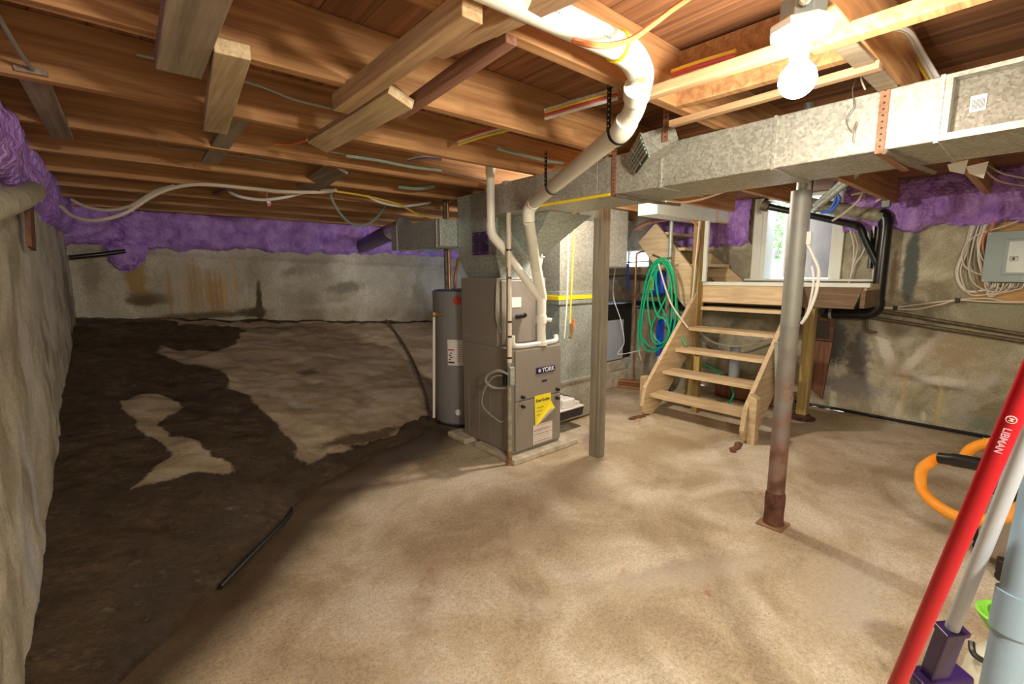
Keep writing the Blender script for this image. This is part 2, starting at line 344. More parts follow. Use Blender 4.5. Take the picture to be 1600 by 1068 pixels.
def grid(name, nu, nv, fn, m, stains=(), wet=None, hole=None, kind='structure', smooth=True):
    """fn(i/nu, j/nv) -> (point, u, v); stains: (u, v, ru, rv, angle, rgb, strength)"""
    vs = []; UV = []
    for j in range(nv+1):
        for i in range(nu+1):
            p, u, v = fn(i/nu, j/nv); vs.append(p); UV.append((u, v))
    fs = []
    for j in range(nv):
        for i in range(nu):
            a = j*(nu+1)+i
            if hole:
                cu = (UV[a][0]+UV[a+nu+2][0])/2; cv = (UV[a][1]+UV[a+nu+2][1])/2
                if hole(cu, cv): continue
            fs.append((a, a+1, a+nu+2, a+nu+1))
    me = bpy.data.meshes.new(name); me.from_pydata([tuple(p) for p in vs], [], fs); me.materials.append(MATS[m])
    for p in me.polygons: p.use_smooth = smooth
    me.attributes.new('stain', 'FLOAT_COLOR', 'POINT'); me.attributes.new('wet', 'FLOAT', 'POINT')
    sd = []; wd = []
    for (u, v) in UV:
        al = 0; col = [0.4, 0.35, 0.25]
        for (su, sv, ru, rv, an, c, st) in stains:
            if abs(u-su) > 1.6*(ru+rv) or abs(v-sv) > 1.6*(ru+rv): continue
            ca, sn = math.cos(an), math.sin(an); du = ((u-su)*ca+(v-sv)*sn)/ru; dv = (-(u-su)*sn+(v-sv)*ca)/rv
            k = math.exp(-(du*du+dv*dv)*1.2)*st
            if k < 0.01: continue
            na = al+k*(1-al); col = [(col[q]*al*(1-k)+c[q]*k)/na if na > 0 else c[q] for q in range(3)]; al = na
        sd += [*col, al]; wd.append(wet(u, v) if wet else 0.0)
    me.attributes['stain'].data.foreach_set('color', sd); me.attributes['wet'].data.foreach_set('value', wd)
    me.update(); o = bpy.data.objects.new(name, me); COL.objects.link(o)
    if kind: o['kind'] = kind
    return o
# ================================================================== SETTING
XL, XR, YB, YN, ZJ, ZD = -0.36, 5.72, 6.3, -1.6, 2.10, 2.31      # left wall, right wall, back wall, near wall, joist underside, deck underside
YE = [(-.4, 1.80), (-.13, 2.02), (.10, 2.26), (.35, 2.54), (.67, 2.91), (.9, 3.17), (1.5, 3.46), (2.2, 3.72), (2.6, 4.05), (3.5, 4.4), (5.8, 4.8)]
def ye(x):
    for (a, b_), (c, d) in zip(YE, YE[1:]):
        if x <= c: return b_+(d-b_)*max(0, (x-a)/(c-a))
    return YE[-1][1]
def hz(x, y):
    e = ye(x)
    if y <= e: return 0.0
    return (1.05-.07*(x+.36))*((y-e)/(YB-e))**.85
WETP = [(-0.6, 6.3), (0.29, 6.17), (0.79, 5.99), (1.1, 5.83), (0.98, 5.55), (0.7, 5.29), (0.51, 5.24), (0.23, 5.33), (0.15, 5.17), (0.38, 4.93), (0.62, 4.78), (0.6, 4.45), (0.68, 4.23), (0.72, 3.98), (0.84, 3.8), (0.88, 3.64), (0.84, 3.46), (0.91, 3.36), (1.11, 3.43), (1.56, 3.56), (1.87, 3.66), (2.25, 3.8), (2.3, 3.4), (1.23, 3.0), (0.81, 2.8), (0.58, 2.5), (0.39, 2.2), (0.1, 1.9), (-0.6, 1.5)]
DRYP = [(-0.07, 4.11), (-0.02, 4.25), (0.13, 4.3), (0.29, 4.13), (0.25, 3.95), (0.12, 3.84), (0.2, 3.6), (0.27, 3.64), (0.39, 3.37), (0.46, 3.27), (0.43, 3.2), (0.21, 3.14), (0.06, 3.04), (-0.05, 3.02), (0.03, 3.22), (0.09, 3.34), (0.11, 3.53), (0.03, 3.69), (0.0, 3.91)]
DAMP = [(0.07, 1.90), (0.17, 1.97), (0.31, 2.10), (0.44, 2.21), (0.62, 2.42), (0.83, 2.66), (1.08, 2.83), (1.54, 3.05), (2.07, 3.22), (2.3, 3.5), (2.3, 4.2), (-0.4, 4.2), (-0.4, 1.4), (-0.1, 1.7)]
# floor
rnd = random.Random(3)
fst = []
for k in range(46):
    x, y = rnd.uniform(0.3, 5.4), rnd.uniform(-0.4, 3.6); c = rnd.choice([(0.66, 0.60, 0.50), (0.33, 0.25, 0.17), (0.56, 0.46, 0.32), (0.60, 0.57, 0.50), (0.40, 0.30, 0.19)])
    fst.append((x, y, rnd.uniform(0.08, 0.5), rnd.uniform(0.04, 0.18), rnd.uniform(-0.9, 0.2), c, rnd.uniform(0.15, 0.5)))
for k in range(18):
    fst.append((rnd.uniform(0.6, 4.2), rnd.uniform(0, 2.2), 0.03, 0.014, rnd.uniform(0, 3), (0.50, 0.22, 0.10), 0.55))
fst += [(3.1, 1.1, 0.05, 0.03, 0.3, (0.5, 0.24, 0.12), 0.6), (3.35, 2.1, 0.5, 0.25, 0.2, (0.46, 0.37, 0.22), 0.5), (3.6, 1.95, 0.35, 0.14, -1.2, (0.36, 0.27, 0.16), 0.5),
        (3.05, 2.55, 0.18, 0.1, 0.5, (0.46, 0.33, 0.29), 0.6), (2.0, 1.0, 0.7, 0.1, -0.5, (0.64, 0.56, 0.44), 0.5), (0.9, 1.7, 0.5, 0.12, 0.9, (0.45, 0.35, 0.25), 0.4)]
def fwet(u, v):
    d = sdist(u, v, DAMP); return max(0, min(1.0, 0.6+d*3.2)) if d > -0.3 else 0
grid('floor', 152, 150, lambda i, j: ((XL+(XR-XL)*i, YN+(5.9)*j, 0.004*fbm((i*6, j*6, 0))), XL+(XR-XL)*i, YN+5.9*j), 'floor_concrete', fst, fwet)
# sloping slab
sst = [(0.98, 4.67, .10, .05, .9, (.62, .55, .45), .7), (.94, 4.35, .09, .035, 1.2, (.6, .54, .44), .7), (1.02, 4.2, .05, .16, .2, (.66, .60, .50), .8), (1.16, 4.07, .10, .05, -.5, (.6, .54, .44), .6),
       (1.55, 5.05, .28, .05, -.9, (.58, .5, .4), .7), (1.75, 4.5, .25, .05, -.9, (.60, .53, .43), .7), (1.72, 4.05, .06, .15, .2, (.62, .55, .45), .7), (1.9, 5.5, .5, .05, -.8, (.5, .42, .32), .6),
       (1.35, 4.74, .10, .07, 0, (.12, .08, .05), .8), (0.3, 4.0, .12, .1, 0, (.42, .32, .22), .5), (.5, 5.5, .4, .06, 0, (.22, .15, .09), .7), (1.3, 5.9, .8, .06, 0, (.2, .14, .09), .5),
       (0.0, 2.4, .25, .18, .7, (.42, .38, .34), .45), (.3, 2.75, .25, .12, .8, (.40, .36, .34), .45), (-.1, 2.1, .2, .1, .8, (.45, .4, .37), .5), (1.45, 3.6, .5, .07, .2, (.15, .1, .06), .8),
       (.3, 3.0, .4, .05, .3, (.4, .33, .25), .4), (1.0, 4.95, .5, .10, -.5, (.48, .39, .29), .5)]
def swet(u, v):
    u0, v0 = u, v; u += .10*fbm((u*2.2, v*2.2, 7), 4)+.03*fbm((u*9, v*9, 3), 3); v += .08*fbm((u*2.2, v*2.2, 17), 4)+.03*fbm((u*9, v*9, 13), 3)
    d = sdist(u, v, WETP); wv = 0.5+d*6
    e = sdist(u, v, DRYP); wv = min(wv, 0.5-e*7)
    lip = v-ye(u)
    if lip < 0.5 and u < 0.95: wv = min(wv, 0.62)
    if lip < 0.10: wv = max(wv, 0.8)
    wv = max(wv, min(.9, .5+(v0-6.20)*5)) if v0 > 6.05 else wv
    return max(0, min(1, wv))
def slab(i, j):
    x = XL-0.1+(XR-XL)*i; e = ye(x); jj = max(0, (j-0.02)/0.98)
    y = e+(YB+0.05-e)*jj + (0.03*fbm((x*3, 0, 5)) if j < 0.3 else 0)*(1-jj)**3
    if j <= 0.0: return (x, y, -0.02), x, y
    z = 0.03+hz(x, e+(YB-e)*min(1, jj)) - (0.03 if jj > 0.9 else 0) + 0.035*fbm((x*1.6, y*2.2, 1), 5)*min(1, jj*6) + 0.02*fbm((x*6, y*9, 3), 5)*min(1, jj*10)
    return (x, y, z), x, y
grid('floor_slope', 190, 150, slab, 'slope_concrete', sst, swet)
# left wall
lst = []
for k in range(30):
    y = rnd.uniform(0.2, 6); z = rnd.uniform(0.2, 1.9)
    lst.append((y, z, rnd.uniform(.03, .16), rnd.uniform(.15, .5), rnd.uniform(-.25, .25), rnd.choice([(.70, .68, .60), (.62, .62, .56), (.36, .30, .2), (.42, .40, .26), (.62, .50, .36)]), rnd.uniform(.35, .8)))
lst += [(2.75, .55, .06, .35, 0, (.72, .72, .74), .8), (2.45, .35, .05, .3, 0, (.7, .7, .72), .8), (5.7, 1.3, .3, .5, 0, (.30, .27, .21), .6)]
def lw(i, j):
    y = YN+(YB+0.1-YN)*i; z = -0.05+2.45*j
    x = XL + 0.016*fbm((y*1.3, z*1.3, 2), 4) + 0.012*fbm((y*6, z*6, 4), 4)
    return (x, y, z), y, z
grid('wall_left', 260, 80, lw, 'wall_concrete_left', lst)
# back wall
bst = [(0.14, 1.45, .10, .25, 0, (.46, .31, .12), .9), (-.2, 1.5, .12, .3, 0, (.36, .32, .24), .6), (.22, 1.2, .2, .07, 0, (.12, .09, .05), .8), (.55, 1.35, .25, .3, 0, (.52, .47, .36), .6)]
for k in range(16):
    x = .42+k*.048+rnd.uniform(-.02, .02); bst.append((x, 1.30+rnd.uniform(-.05, .08), .012+rnd.random()*.014, .26, 0, rnd.choice([(.58, .34, .12), (.50, .30, .13), (.66, .48, .26), (.62, .56, .44)]), rnd.uniform(.6, .95)))
bst += [(1.28, 1.14, .035, .26, 0, (.10, .08, .04), .95), (1.22, 1.0, .14, .06, 0, (.10, .08, .04), .9), (.7, 1.0, .5, .04, 0, (.16, .13, .07), .85), (2.35, 1.28, .28, .09, .1, (.27, .26, .20), .75), (2.2, 1.05, .6, .06, 0, (.58, .54, .44), .6), (1.7, 1.5, .25, .1, .2, (.38, .35, .28), .5), (1.9, 1.65, .8, .05, 0, (.46, .42, .34), .5), (2.95, 1.35, .3, .3, 0, (.5, .48, .4), .4)]
def bw(i, j):
    x = XL-0.1+(XR-XL+0.2)*i; z = 0.2+2.2*j
    y = YB + 0.02*fbm((x*1.3, z*1.3, 9), 4) + 0.025*(1 if z < 1.69-0.03*x else 0)*(-1)
    return (x, y, z), x, z
grid('wall_back', 260, 90, bw, 'wall_concrete_back', bst)
# right wall with door and window openings
rst = []
for k in range(26):
    rst.append((rnd.uniform(-1, 5.5), rnd.uniform(0.1, 1.9), rnd.uniform(.08, .3), rnd.uniform(.05, .3), rnd.uniform(-1, 1), rnd.choice([(.50, .46, .36), (.30, .26, .18), (.44, .38, .24), (.36, .38, .28)]), rnd.uniform(.25, .6)))
rst += [(.90, 1.5, .06, .42, 0, (.13, .16, .14), .95), (1.02, 1.4, .03, .35, 0, (.36, .25, .18), .7), (1.45, .75, .13, .3, 0, (.10, .10, .10), .85), (1.22, .6, .11, .28, 0, (.15, .14, .13), .8), (1.35, .3, .25, .07, 0, (.34, .33, .32), .7),
        (1.02, .72, .05, .28, -.35, (.80, .76, .66), 1.0), (.86, .82, .05, .12, .6, (.62, .57, .48), .8), (.80, .62, .04, .24, .55, (.86, .82, .72), 1.0), (.60, .46, .2, .045, -.12, (.84, .80, .70), 1.0), (.95, .48, .2, .03, 0, (.60, .55, .46), .7),
        (.92, .5, .10, .12, 0, (.42, .33, .19), .7), (.80, .45, .12, .02, .1, (.20, .15, .10), .8), (.56, .40, .16, .025, 0, (.20, .15, .10), .7), (.84, .24, .018, .25, 0, (.60, .48, .24), .9), (.57, .25, .022, .22, 0, (.62, .52, .28), .9),
        (.86, .12, .03, .09, 0, (.80, .74, .60), .95), (.68, .09, .022, .07, 0, (.76, .73, .66), .95), (.42, .25, .1, .18, 0, (.50, .47, .40), .6), (.3, .5, .06, .14, .6, (.62, .58, .50), .7), (.28, .12, .1, .1, 0, (.22, .26, .18), .6),
        (.5, .72, .25, .2, 0, (.46, .38, .23), .6), (1.6, 1.1, .2, .2, 0, (.25, .3, .26), .6), (1.28, 1.35, .12, .3, 0, (.42, .37, .28), .5), (1.2, .25, .3, .12, 0, (.40, .38, .36), .5), (2.6, 1.55, .3, .3, 0, (.30, .27, .20), .6)]
DOOR = (1.52, 2.25, 1.385, 2.30); WIN = (3.73, 4.46, 1.54, 1.80)
def inr(u, v, R): return R[0] < u < R[1] and R[2] < v < R[3]
ys = sorted(set([YN+(YB+.1-YN)*k/250 for k in range(251)]+[DOOR[0], DOOR[1], WIN[0], WIN[1]])); zs = sorted(set([-.05+2.45*k/86 for k in range(87)]+[DOOR[2], DOOR[3], WIN[2], WIN[3]]))
def rw(i, j):
    y = ys[round(i*(len(ys)-1))]; z = zs[round(j*(len(zs)-1))]
    x = XR + (0.02*fbm((y*1.3, z*1.3, 14), 4) + 0.008*fbm((y*7, z*7, 4), 3))*(0 if z > 1.3 and (1.4 < y < 2.4 or 3.6 < y < 4.6) else 1)
    return (x, y, z), y, z
grid('wall_right', len(ys)-1, len(zs)-1, rw, 'wall_concrete_right', rst, hole=lambda u, v: inr(u, v, DOOR) or inr(u, v, WIN))
def nw(i, j):
    x = XL-.1+(XR-XL+.2)*i; z = -.05+2.45*j
    return (x, YN, z), x, z
grid('wall_near', 60, 30, nw, 'wall_concrete_back')
# outer shells so no daylight leaks in
mb = MB()
for R in (DOOR, WIN):
    y0, y1, z0, z1 = R
    mb.add([(XR, y0, z0), (XR, y1, z0), (XR+.2, y1, z0), (XR+.2, y0, z0)], [(0, 1, 2, 3)]); mb.add([(XR, y0, z1), (XR, y1, z1), (XR+.2, y1, z1), (XR+.2, y0, z1)], [(0, 1, 2, 3)])
    for y in (y0, y1): mb.add([(XR, y, z0), (XR, y, z1), (XR+.2, y, z1), (XR+.2, y, z0)], [(0, 1, 2, 3)])
mb.box(XR+.03, XR+.2, YN-.2, DOOR[0], -.1, 2.5).box(XR+.03, XR+.2, DOOR[1], WIN[0], -.1, 2.5).box(XR+.03, XR+.2, WIN[1], YB+.2, -.1, 2.5)
mb.box(XR+.03, XR+.2, DOOR[0], DOOR[1], -.1, DOOR[2]).box(XR+.03, XR+.2, DOOR[0], DOOR[1], DOOR[3], 2.5).box(XR+.03, XR+.2, WIN[0], WIN[1], -.1, WIN[2]).box(XR+.03, XR+.2, WIN[0], WIN[1], WIN[3], 2.5)
struct('wall_outer_right', mb, 'cement')
struct('wall_outer_back', MB().box(XL-.3, XR+.2, YB+.08, YB+.3, -.1, 2.5), 'cement')
struct('wall_outer_left', MB().box(XL-.35, XL-.1, YN-.2, YB+.3, -.1, 2.5), 'cement')
struct('wall_outer_near', MB().box(XL-.35, XR+.2, YN-.2, YN-.03, -.1, 2.5), 'cement')
struct('ceiling', MB().box(XL-.35, XR+.25, YN-.2, YB+.3, ZD, ZD+.06), 'deck_planks')
# concrete ledge behind the stairs
def ledge(i, j):
    y = 2.9+3.3*i; k = j*2
    x, z = (5.34+0.1*k*0, 1.02*k) if k <= 1 else (5.34+(XR-5.34)*(k-1), 1.02)
    return (x+.02*fbm((y*3, z*3, 0)), y, z+.01*fbm((y*4, x*4, 3))), y, z
grid('wall_ledge', 60, 24, ledge, 'wall_concrete_right', [(3.6, .5, .3, .4, 0, (.40, .28, .18), .6), (4.2, .7, .3, .2, 0, (.2, .15, .1), .7)])
struct('wall_ledge_end', MB().box(5.36, XR, 2.9, 2.93, 0, 1.0), 'cement')
# ---------------------------------------------------------------- joists
JY = [1.04+0.615*k for k in range(-4, 9)]
jl = {1.04: 'rough-sawn ceiling joist right beside the big white vent pipe', 1.655: 'ceiling joist crossed by the long tilted two-by-four near the picture centre', 2.27: 'ceiling joist just in front of the grey duct plenum, white pipe rising against it',
      2.885: 'ceiling joist above the furnace, behind the grey hanging conduits', 0.425: 'ceiling joist carrying the bare bulb fixture'}
for k, y in enumerate(JY):
    x1 = XR if not (1.5 < y < 3.6) else 5.03
    o = MB().beam((XL, y+.02, (ZJ+ZD)/2), (x1, y+.02+rnd.uniform(-.006, .006), (ZJ+ZD)/2), .045, ZD-ZJ).build('ceiling_joist', 'joist_wood', bevel=.004)
    yy = round(y, 3)
    if yy in jl: tag(o, jl[yy], 'joist', 'ceiling joists')
    elif y < .4: tag(o, 'ceiling joist on the near side of the bulb, behind the camera', 'joist', 'ceiling joists')
    else: tag(o, 'dark ceiling joist in the far rows before the purple foam', 'joist', 'ceiling joists')
# boards nailed across the joists
def board(name, label, a, b, wd, th, m, up=(0, 0, 1), group='wooden boards nailed under the joists'):
    return tag(MB().beam(a, b, wd, th, up).build(name, m, bevel=.003), label, 'board', group)
board('wood_board', 'thick brown plank end under the joists, left of the pale plank', (.195, .9, 2.08), (.20, 1.80, 2.08), .115, .045, 'grey_wood')
board('wood_board', 'pale yellowish plank laid flat under the joists at upper left', (.30, 1.54, 2.07), (.378, 2.42, 2.08), .088, .04, 'pale_wood')
board('wood_board', 'narrow grey bridging board running from the pale plank towards the foam', (.468, 2.33, 2.14), (.465, 3.22, 2.10), .085, .02, 'grey_wood')
board('wood_beam', 'long brown two-by-four under the joists, black knot at its near end', (.69, .95, 2.07), (.685, 1.78, 2.075), .06, .06, 'strip_wood')
board('wood_beam', 'brown timber beside the two-by-four, its end at the top edge near the white pipe', (.85, .72, 2.09), (.755, 1.22, 2.09), .05, .045, 'strip_wood')
board('wood_board', 'broad pale plank tilted under the joists at the upper centre', (.825, 1.57, 2.075), (.81, 2.42, 2.085), .10, .035, 'pale_wood', up=(.35, 0, 1))
board('wood_strip', 'thin dark reddish strip running up from the pale plank to the joist corner', (.885, 1.04, 2.10), (.905, 1.74, 2.08), .04, .045, 'red_wood')
board('wood_board', 'short brown bridging board between two darker joists above the looped cable', (1.10, 2.95, 2.11), (1.165, 3.85, 2.11), .13, .02, 'grey_wood', up=(.5, 0, 1))
board('wood_strip', 'thin brown bridging stick in the dark far joists above the white cable', (.70, 4.12, 2.10), (.70, 4.93, 2.15), .045, .02, 'red_wood')
board('wood_board', 'grey board across the joists beside the purple foam at far left', (-.155, 2.25, 2.12), (-.14, 3.1, 2.10), .08, .02, 'grey_wood')
board('wood_strip', 'long strip under the joists passing behind the bulb, up from the white elbow', (1.50, 1.02, 2.085), (1.52, .50, 2.085), .04, .035, 'strip_wood')
board('wood_strip', 'orange-lit strip under the joists running right from the bulb to the top edge', (1.56, .52, 2.09), (1.58, -.3, 2.09), .05, .04, 'joist_wood')
board('wood_strip', 'thin wooden strip below the bulb, ending above the side register', (1.865, 1.14, 2.085), (1.85, .42, 2.085), .035, .025, 'strip_wood')
board('wood_board', 'flat board running back from the strip to the rusty strap over the duct', (1.58, .46, 2.095), (2.13, .455, 2.095), .055, .012, 'grey_wood')
board('wood_block', 'timber block between the joists beside the white elbow', (1.75, 1.04, 2.2), (1.78, .47, 2.2), .04, .2, 'joist_wood')
board('wood_post', 'dark wood strip fixed upright on the left wall below the foam pipe', (-.30, 3.33, 1.86), (-.315, 3.30, 1.585), .14, .02, 'rotten_wood', up=(1, 0, 0), group='wood fixed to the walls')
# ---------------------------------------------------------------- foam
def foam(name, fn, n, m_, z0, z1, dep, seed, label):
    """fn(s) -> (origin xy, outward xy); half-round lumpy roll from z0 to z1"""
    vs = []; fs = []
    for i in range(n+1):
        s = i/n; (ox, oy), (nx, ny) = fn(s)
        for j in range(m_+1):
            t = j/m_; a = math.pi*t
            zl = z0 + .05*fbm((s*14, seed, 0), 3) + .03*fbm((s*40, seed, 4), 3)
            z = zl + (z1-zl)*(1-math.cos(a))/2; 
            d = dep*(math.sin(a)**.6)*(1+.5*fbm((s*12, t*2.4, seed), 4)) + .016*fbm((s*60, t*9, seed+3), 4)
            if j == 0: d = -.04
            if j == m_: d = .02
            vs.append((ox+nx*d, oy+ny*d, z))
    for i in range(n):
        for j in range(m_):
            a = i*(m_+1)+j; fs.append((a, a+m_+1, a+m_+2, a+1))
    mb = MB().add(vs, fs); o = mb.build(name, 'purple_foam', smooth=True); me = o.data
    for p in me.polygons: p.use_smooth = True
    return tag(o, label, 'insulation', 'spray foam rolls along the wall tops')
foam('foam_insulation', lambda s: ((XL, .6+5.8*s), (1, 0)), 340, 26, 1.85, 2.20, .085, 1.0, 'pale purple spray foam along the top of the left wall')
foam('foam_insulation', lambda s: ((XL+(4.9)*s, YB), (0, -1)), 340, 26, 1.74, 2.33, .17, 5.0, 'deep purple spray foam along the top of the back wall')
foam('foam_insulation', lambda s: ((XR, -1.5+2.95*s), (-1, 0)), 200, 24, 1.86, 2.33, .13, 9.0, 'purple spray foam over the right wall behind the black stack')
foam('foam_insulation', lambda s: ((XR, 2.36+1.3*s), (-1, 0)), 90, 24, 1.79, 2.33, .12, 12.0, 'purple spray foam beside the upper stairs, left of the daylit door')
mb = MB(); vs = []; 
for j in range(15):
    for i in range(24):
        a = 2*math.pi*i/24; t = math.pi*j/14; q = 1+.3*fbm((math.cos(a)*2, math.sin(a)*2, t*2), 3)
        vs.append((.08+.16*q*math.sin(t)*math.cos(a), 6.2-.10*q*math.sin(t)*abs(math.sin(a))+.02, 1.68-.16*q*math.cos(t)*-1-.0+(.0)))
mb.add(vs, [(j*24+i, j*24+(i+1) % 24, (j+1)*24+(i+1) % 24, (j+1)*24+i) for j in range(14) for i in range(24)])
o = mb.build('foam_lump', 'purple_foam', smooth=True)
for p in o.data.polygons: p.use_smooth = True
tag(o, 'purple foam blob sagging below the roll around the thin dark pipe', 'insulation')
# ================================================================== DOOR, WINDOW, OUTSIDE
y0, y1, z0, z1 = DOOR
dr = MB().box(XR-.02, XR+.21, y1-.05, y1, z0, z1).box(XR-.02, XR+.21, y0, y0+.04, z0, z1).box(XR-.02, XR+.21, y0, y1, z1-.03, z1).build('door_frame', 'paint_white', bevel=.004); dr['kind'] = 'structure'; dr.name = 'door_1'
struct('trim_1', MB().box(XR-.06, XR-.005, 1.12, 2.40, 1.372, 1.395), 'paint_white', bevel=.003)
struct('trim_2', MB().box(XR-.035, XR-.003, y1, y1+.09, z0, z1).box(XR-.035, XR-.003, y0-.07, y0, z0, z1), 'paint_white', bevel=.003)
struct('trim_3', MB().box(XR-.05, XR-.003, 1.13, 1.18, 1.4, 1.98), 'paint_white', bevel=.003)
a = Vector((XR+.20, y0+.05, 0)); bq = Vector((6.34, 2.20, 0))
dl = thing('door_leaf', (a.x, a.y, z0), 'open outside door leaf, brown edge towards the daylight', 'door')
MB().beam(a+Vector((0, 0, (z0+z1)/2)), bq+Vector((0, 0, (z0+z1)/2)), .04, z1-z0-.04).build('door_panel', 'door_grey', dl, bevel=.003)
MB().beam(bq+Vector((0, 0, (z0+z1)/2)), bq+(bq-a).normalized()*.05+Vector((0, 0, (z0+z1)/2)), .046, z1-z0-.04).build('door_edge', 'door_brown', dl, bevel=.003)
y0, y1, z0, z1 = WIN
wn = MB().box(XR, XR+.06, y0, y1, z0, z0+.02).box(XR, XR+.06, y0, y1, z1-.02, z1).box(XR, XR+.06, y0, y0+.02, z0, z1).box(XR, XR+.06, y1-.02, y1, z0, z1).box(XR+.01, XR+.05, (y0+y1)/2-.012, (y0+y1)/2+.012, z0, z1).box(XR+.01, XR+.05, y0, y1, z0+.08, z0+.095).build('window_1', 'paint_white'); wn['kind'] = 'structure'
g = MB().box(XR+.028, XR+.032, y0+.02, y1-.02, z0+.02, z1-.02).build('window_pane', 'glass', wn)
gm = MB()
n = 24
for i in range(n+1):
    for j in range(n+1):
        x = 5.93+9*i/n; y = -6+18*j/n; gm.v.append((x, y, 1.36-.02*(i > 0)+max(0, x-8.2)*.32+.06*fbm((x, y, 0))*(1 if i > 2 else .1)))
gm.add([], []); gm.f = [(i*(n+1)+j, i*(n+1)+j+1, (i+1)*(n+1)+j+1, (i+1)*(n+1)+j) for i in range(n) for j in range(n)]; gm.m = [0 if i < 7 else 1 for i in range(n) for j in range(n)]
o = gm.build('ground_outside', ['gravel', 'bank_soil']); o['kind'] = 'structure'
lr = random.Random(5)
def shrub(x, y, z, h, rx, n, label):
    t = thing('shrub', (x, y, z), label, 'shrub', 'shrubs outside the door')
    m1 = MB()
    for k in range(5):
        a = lr.uniform(0, 6.28); m1.tube([(x, y, z-.03), (x+.3*rx*math.cos(a), y+.3*rx*math.sin(a), z+h*.5), (x+.6*rx*math.cos(a), y+.6*rx*math.sin(a), z+h*.85)], [.018, .012, .004], 5)
    m1.build('stems', 'bank_soil', t)
    m2 = MB()
    for k in range(n):
        a = lr.uniform(0, 6.28); e = lr.uniform(-1, 1); q = lr.random()**.4
        c = Vector((x+rx*q*math.cos(a)*math.sqrt(1-e*e), y+rx*q*math.sin(a)*math.sqrt(1-e*e), z+h*.55+h*.45*q*e))
        d = Vector((lr.gauss(0, 1), lr.gauss(0, 1), lr.gauss(0, .6))).normalized(); s_ = d.cross(Vector((lr.gauss(0, 1), lr.gauss(0, 1), lr.gauss(0, 1)))).normalized()
        L = lr.uniform(.04, .085)*max(1, rx*1.2); m2.add([c-d*L, c+s_*L*.35, c+d*L, c-s_*L*.35], [(0, 1, 2, 3)])
    m2.build('foliage', 'leaf', t)
shrub(9.4, 3.5, 1.6, 1.1, .8, 900, 'leafy green bush low in the open doorway view')
shrub(9.6, 2.6, 1.7, .8, .6, 600, 'small green bush at the right side of the doorway view')
shrub(12.4, 4.3, 2.6, 2.0, 1.3, 1400, 'tall bush at the top left of the doorway view')
shrub(12.0, 6.6, 2.4, 1.8, 1.3, 900, 'bush farther along the bank outside the window')
# ================================================================== DUCTWORK
t = thing('trunk_duct', (2.34, -1.0, 1.887), 'long galvanised rectangular duct hung under the joists', 'duct')
x0, x1, zb, zt = 2.13, 2.55, 1.887, 2.093
segs = [(-1.2, .12), (.31, .815), (.815, 1.32), (1.32, 2.50)]
mb = MB()
for (a, b_) in ((.31, .818), (.818, 1.345), (1.345, 1.75), (1.75, 2.82)): mb.box(x0, x1, a+.001, b_-.001, zb, zt)
mb.build('duct_section', 'galvanised', t, bevel=.004)
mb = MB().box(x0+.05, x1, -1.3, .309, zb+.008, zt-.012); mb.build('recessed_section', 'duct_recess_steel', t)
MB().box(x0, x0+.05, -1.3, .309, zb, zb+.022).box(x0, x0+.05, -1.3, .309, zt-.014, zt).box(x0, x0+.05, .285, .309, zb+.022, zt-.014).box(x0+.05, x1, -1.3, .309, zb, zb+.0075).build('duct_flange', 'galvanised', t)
for y in (.31, .818, 1.345): MB().box(x0-.006, x1+.006, y-.006, y+.006, zb-.006, zt+.002).build('drive_cleat', 'galvanised', t)
st = MB().box(x0+.046, x0+.0505, .205, .243, 1.97, 2.02).build('price_sticker', 'sticker_white', t)
mb = MB()
for k in range(9): mb.box(x0+.0455, x0+.047, .209+k*.0034, .2105+k*.0034, 1.978, 2.008)
mb.build('barcode', 'ink_black', st)
cable('yellow_tape', '', [(x0-.001, 1.66, zb+.004), (x0-.001, 2.3, zb+.006)], .009, 'tape_yellow', parent=t)
# plenum group
pl = thing('duct_plenum', (2.5, 3.1, 1.42), 'tall galvanised plenum on the furnace with a square purple patch', 'duct')
MB().box(2.25, 2.75, 2.83, 3.36, 1.60, 2.10).build('plenum_box', 'galvanised_dull', pl, bevel=.004)
MB().hexa([(2.30, 2.84, 1.425), (2.72, 2.84, 1.425), (2.72, 3.28, 1.425), (2.30, 3.28, 1.425), (2.245, 2.825, 1.60), (2.755, 2.825, 1.60), (2.755, 3.365, 1.60), (2.245, 3.365, 1.60)]).build('plenum_collar', 'galvanised_dull', pl)
pp = MB().box(2.243, 2.25, 2.93, 3.14, 1.61, 1.79).build('patch_panel', 'purple_wrap', pl)
mb = MB()
for yy in (2.945, 3.035, 3.125):
    for zz in (1.625, 1.70, 1.775): mb.cyl((2.239, yy, zz), (2.244, yy, zz), .006, 8)
mb.build('screw', 'galvanised', pp)
MB().box(2.235, 2.765, 2.82, 3.37, 1.592, 1.604).build('plenum_flange', 'galvanised', pl)
# sloping takeoff under the trunk
MB().hexa([(2.56, 2.80, 1.62), (2.74, 2.80, 1.62), (2.74, 2.82, 1.62), (2.56, 2.82, 1.62), (2.30, 2.30, 1.885), (2.74, 2.30, 1.885), (2.74, 2.82, 1.885), (2.30, 2.82, 1.885)]).build('duct_takeoff', 'galvanised_dull', pl)
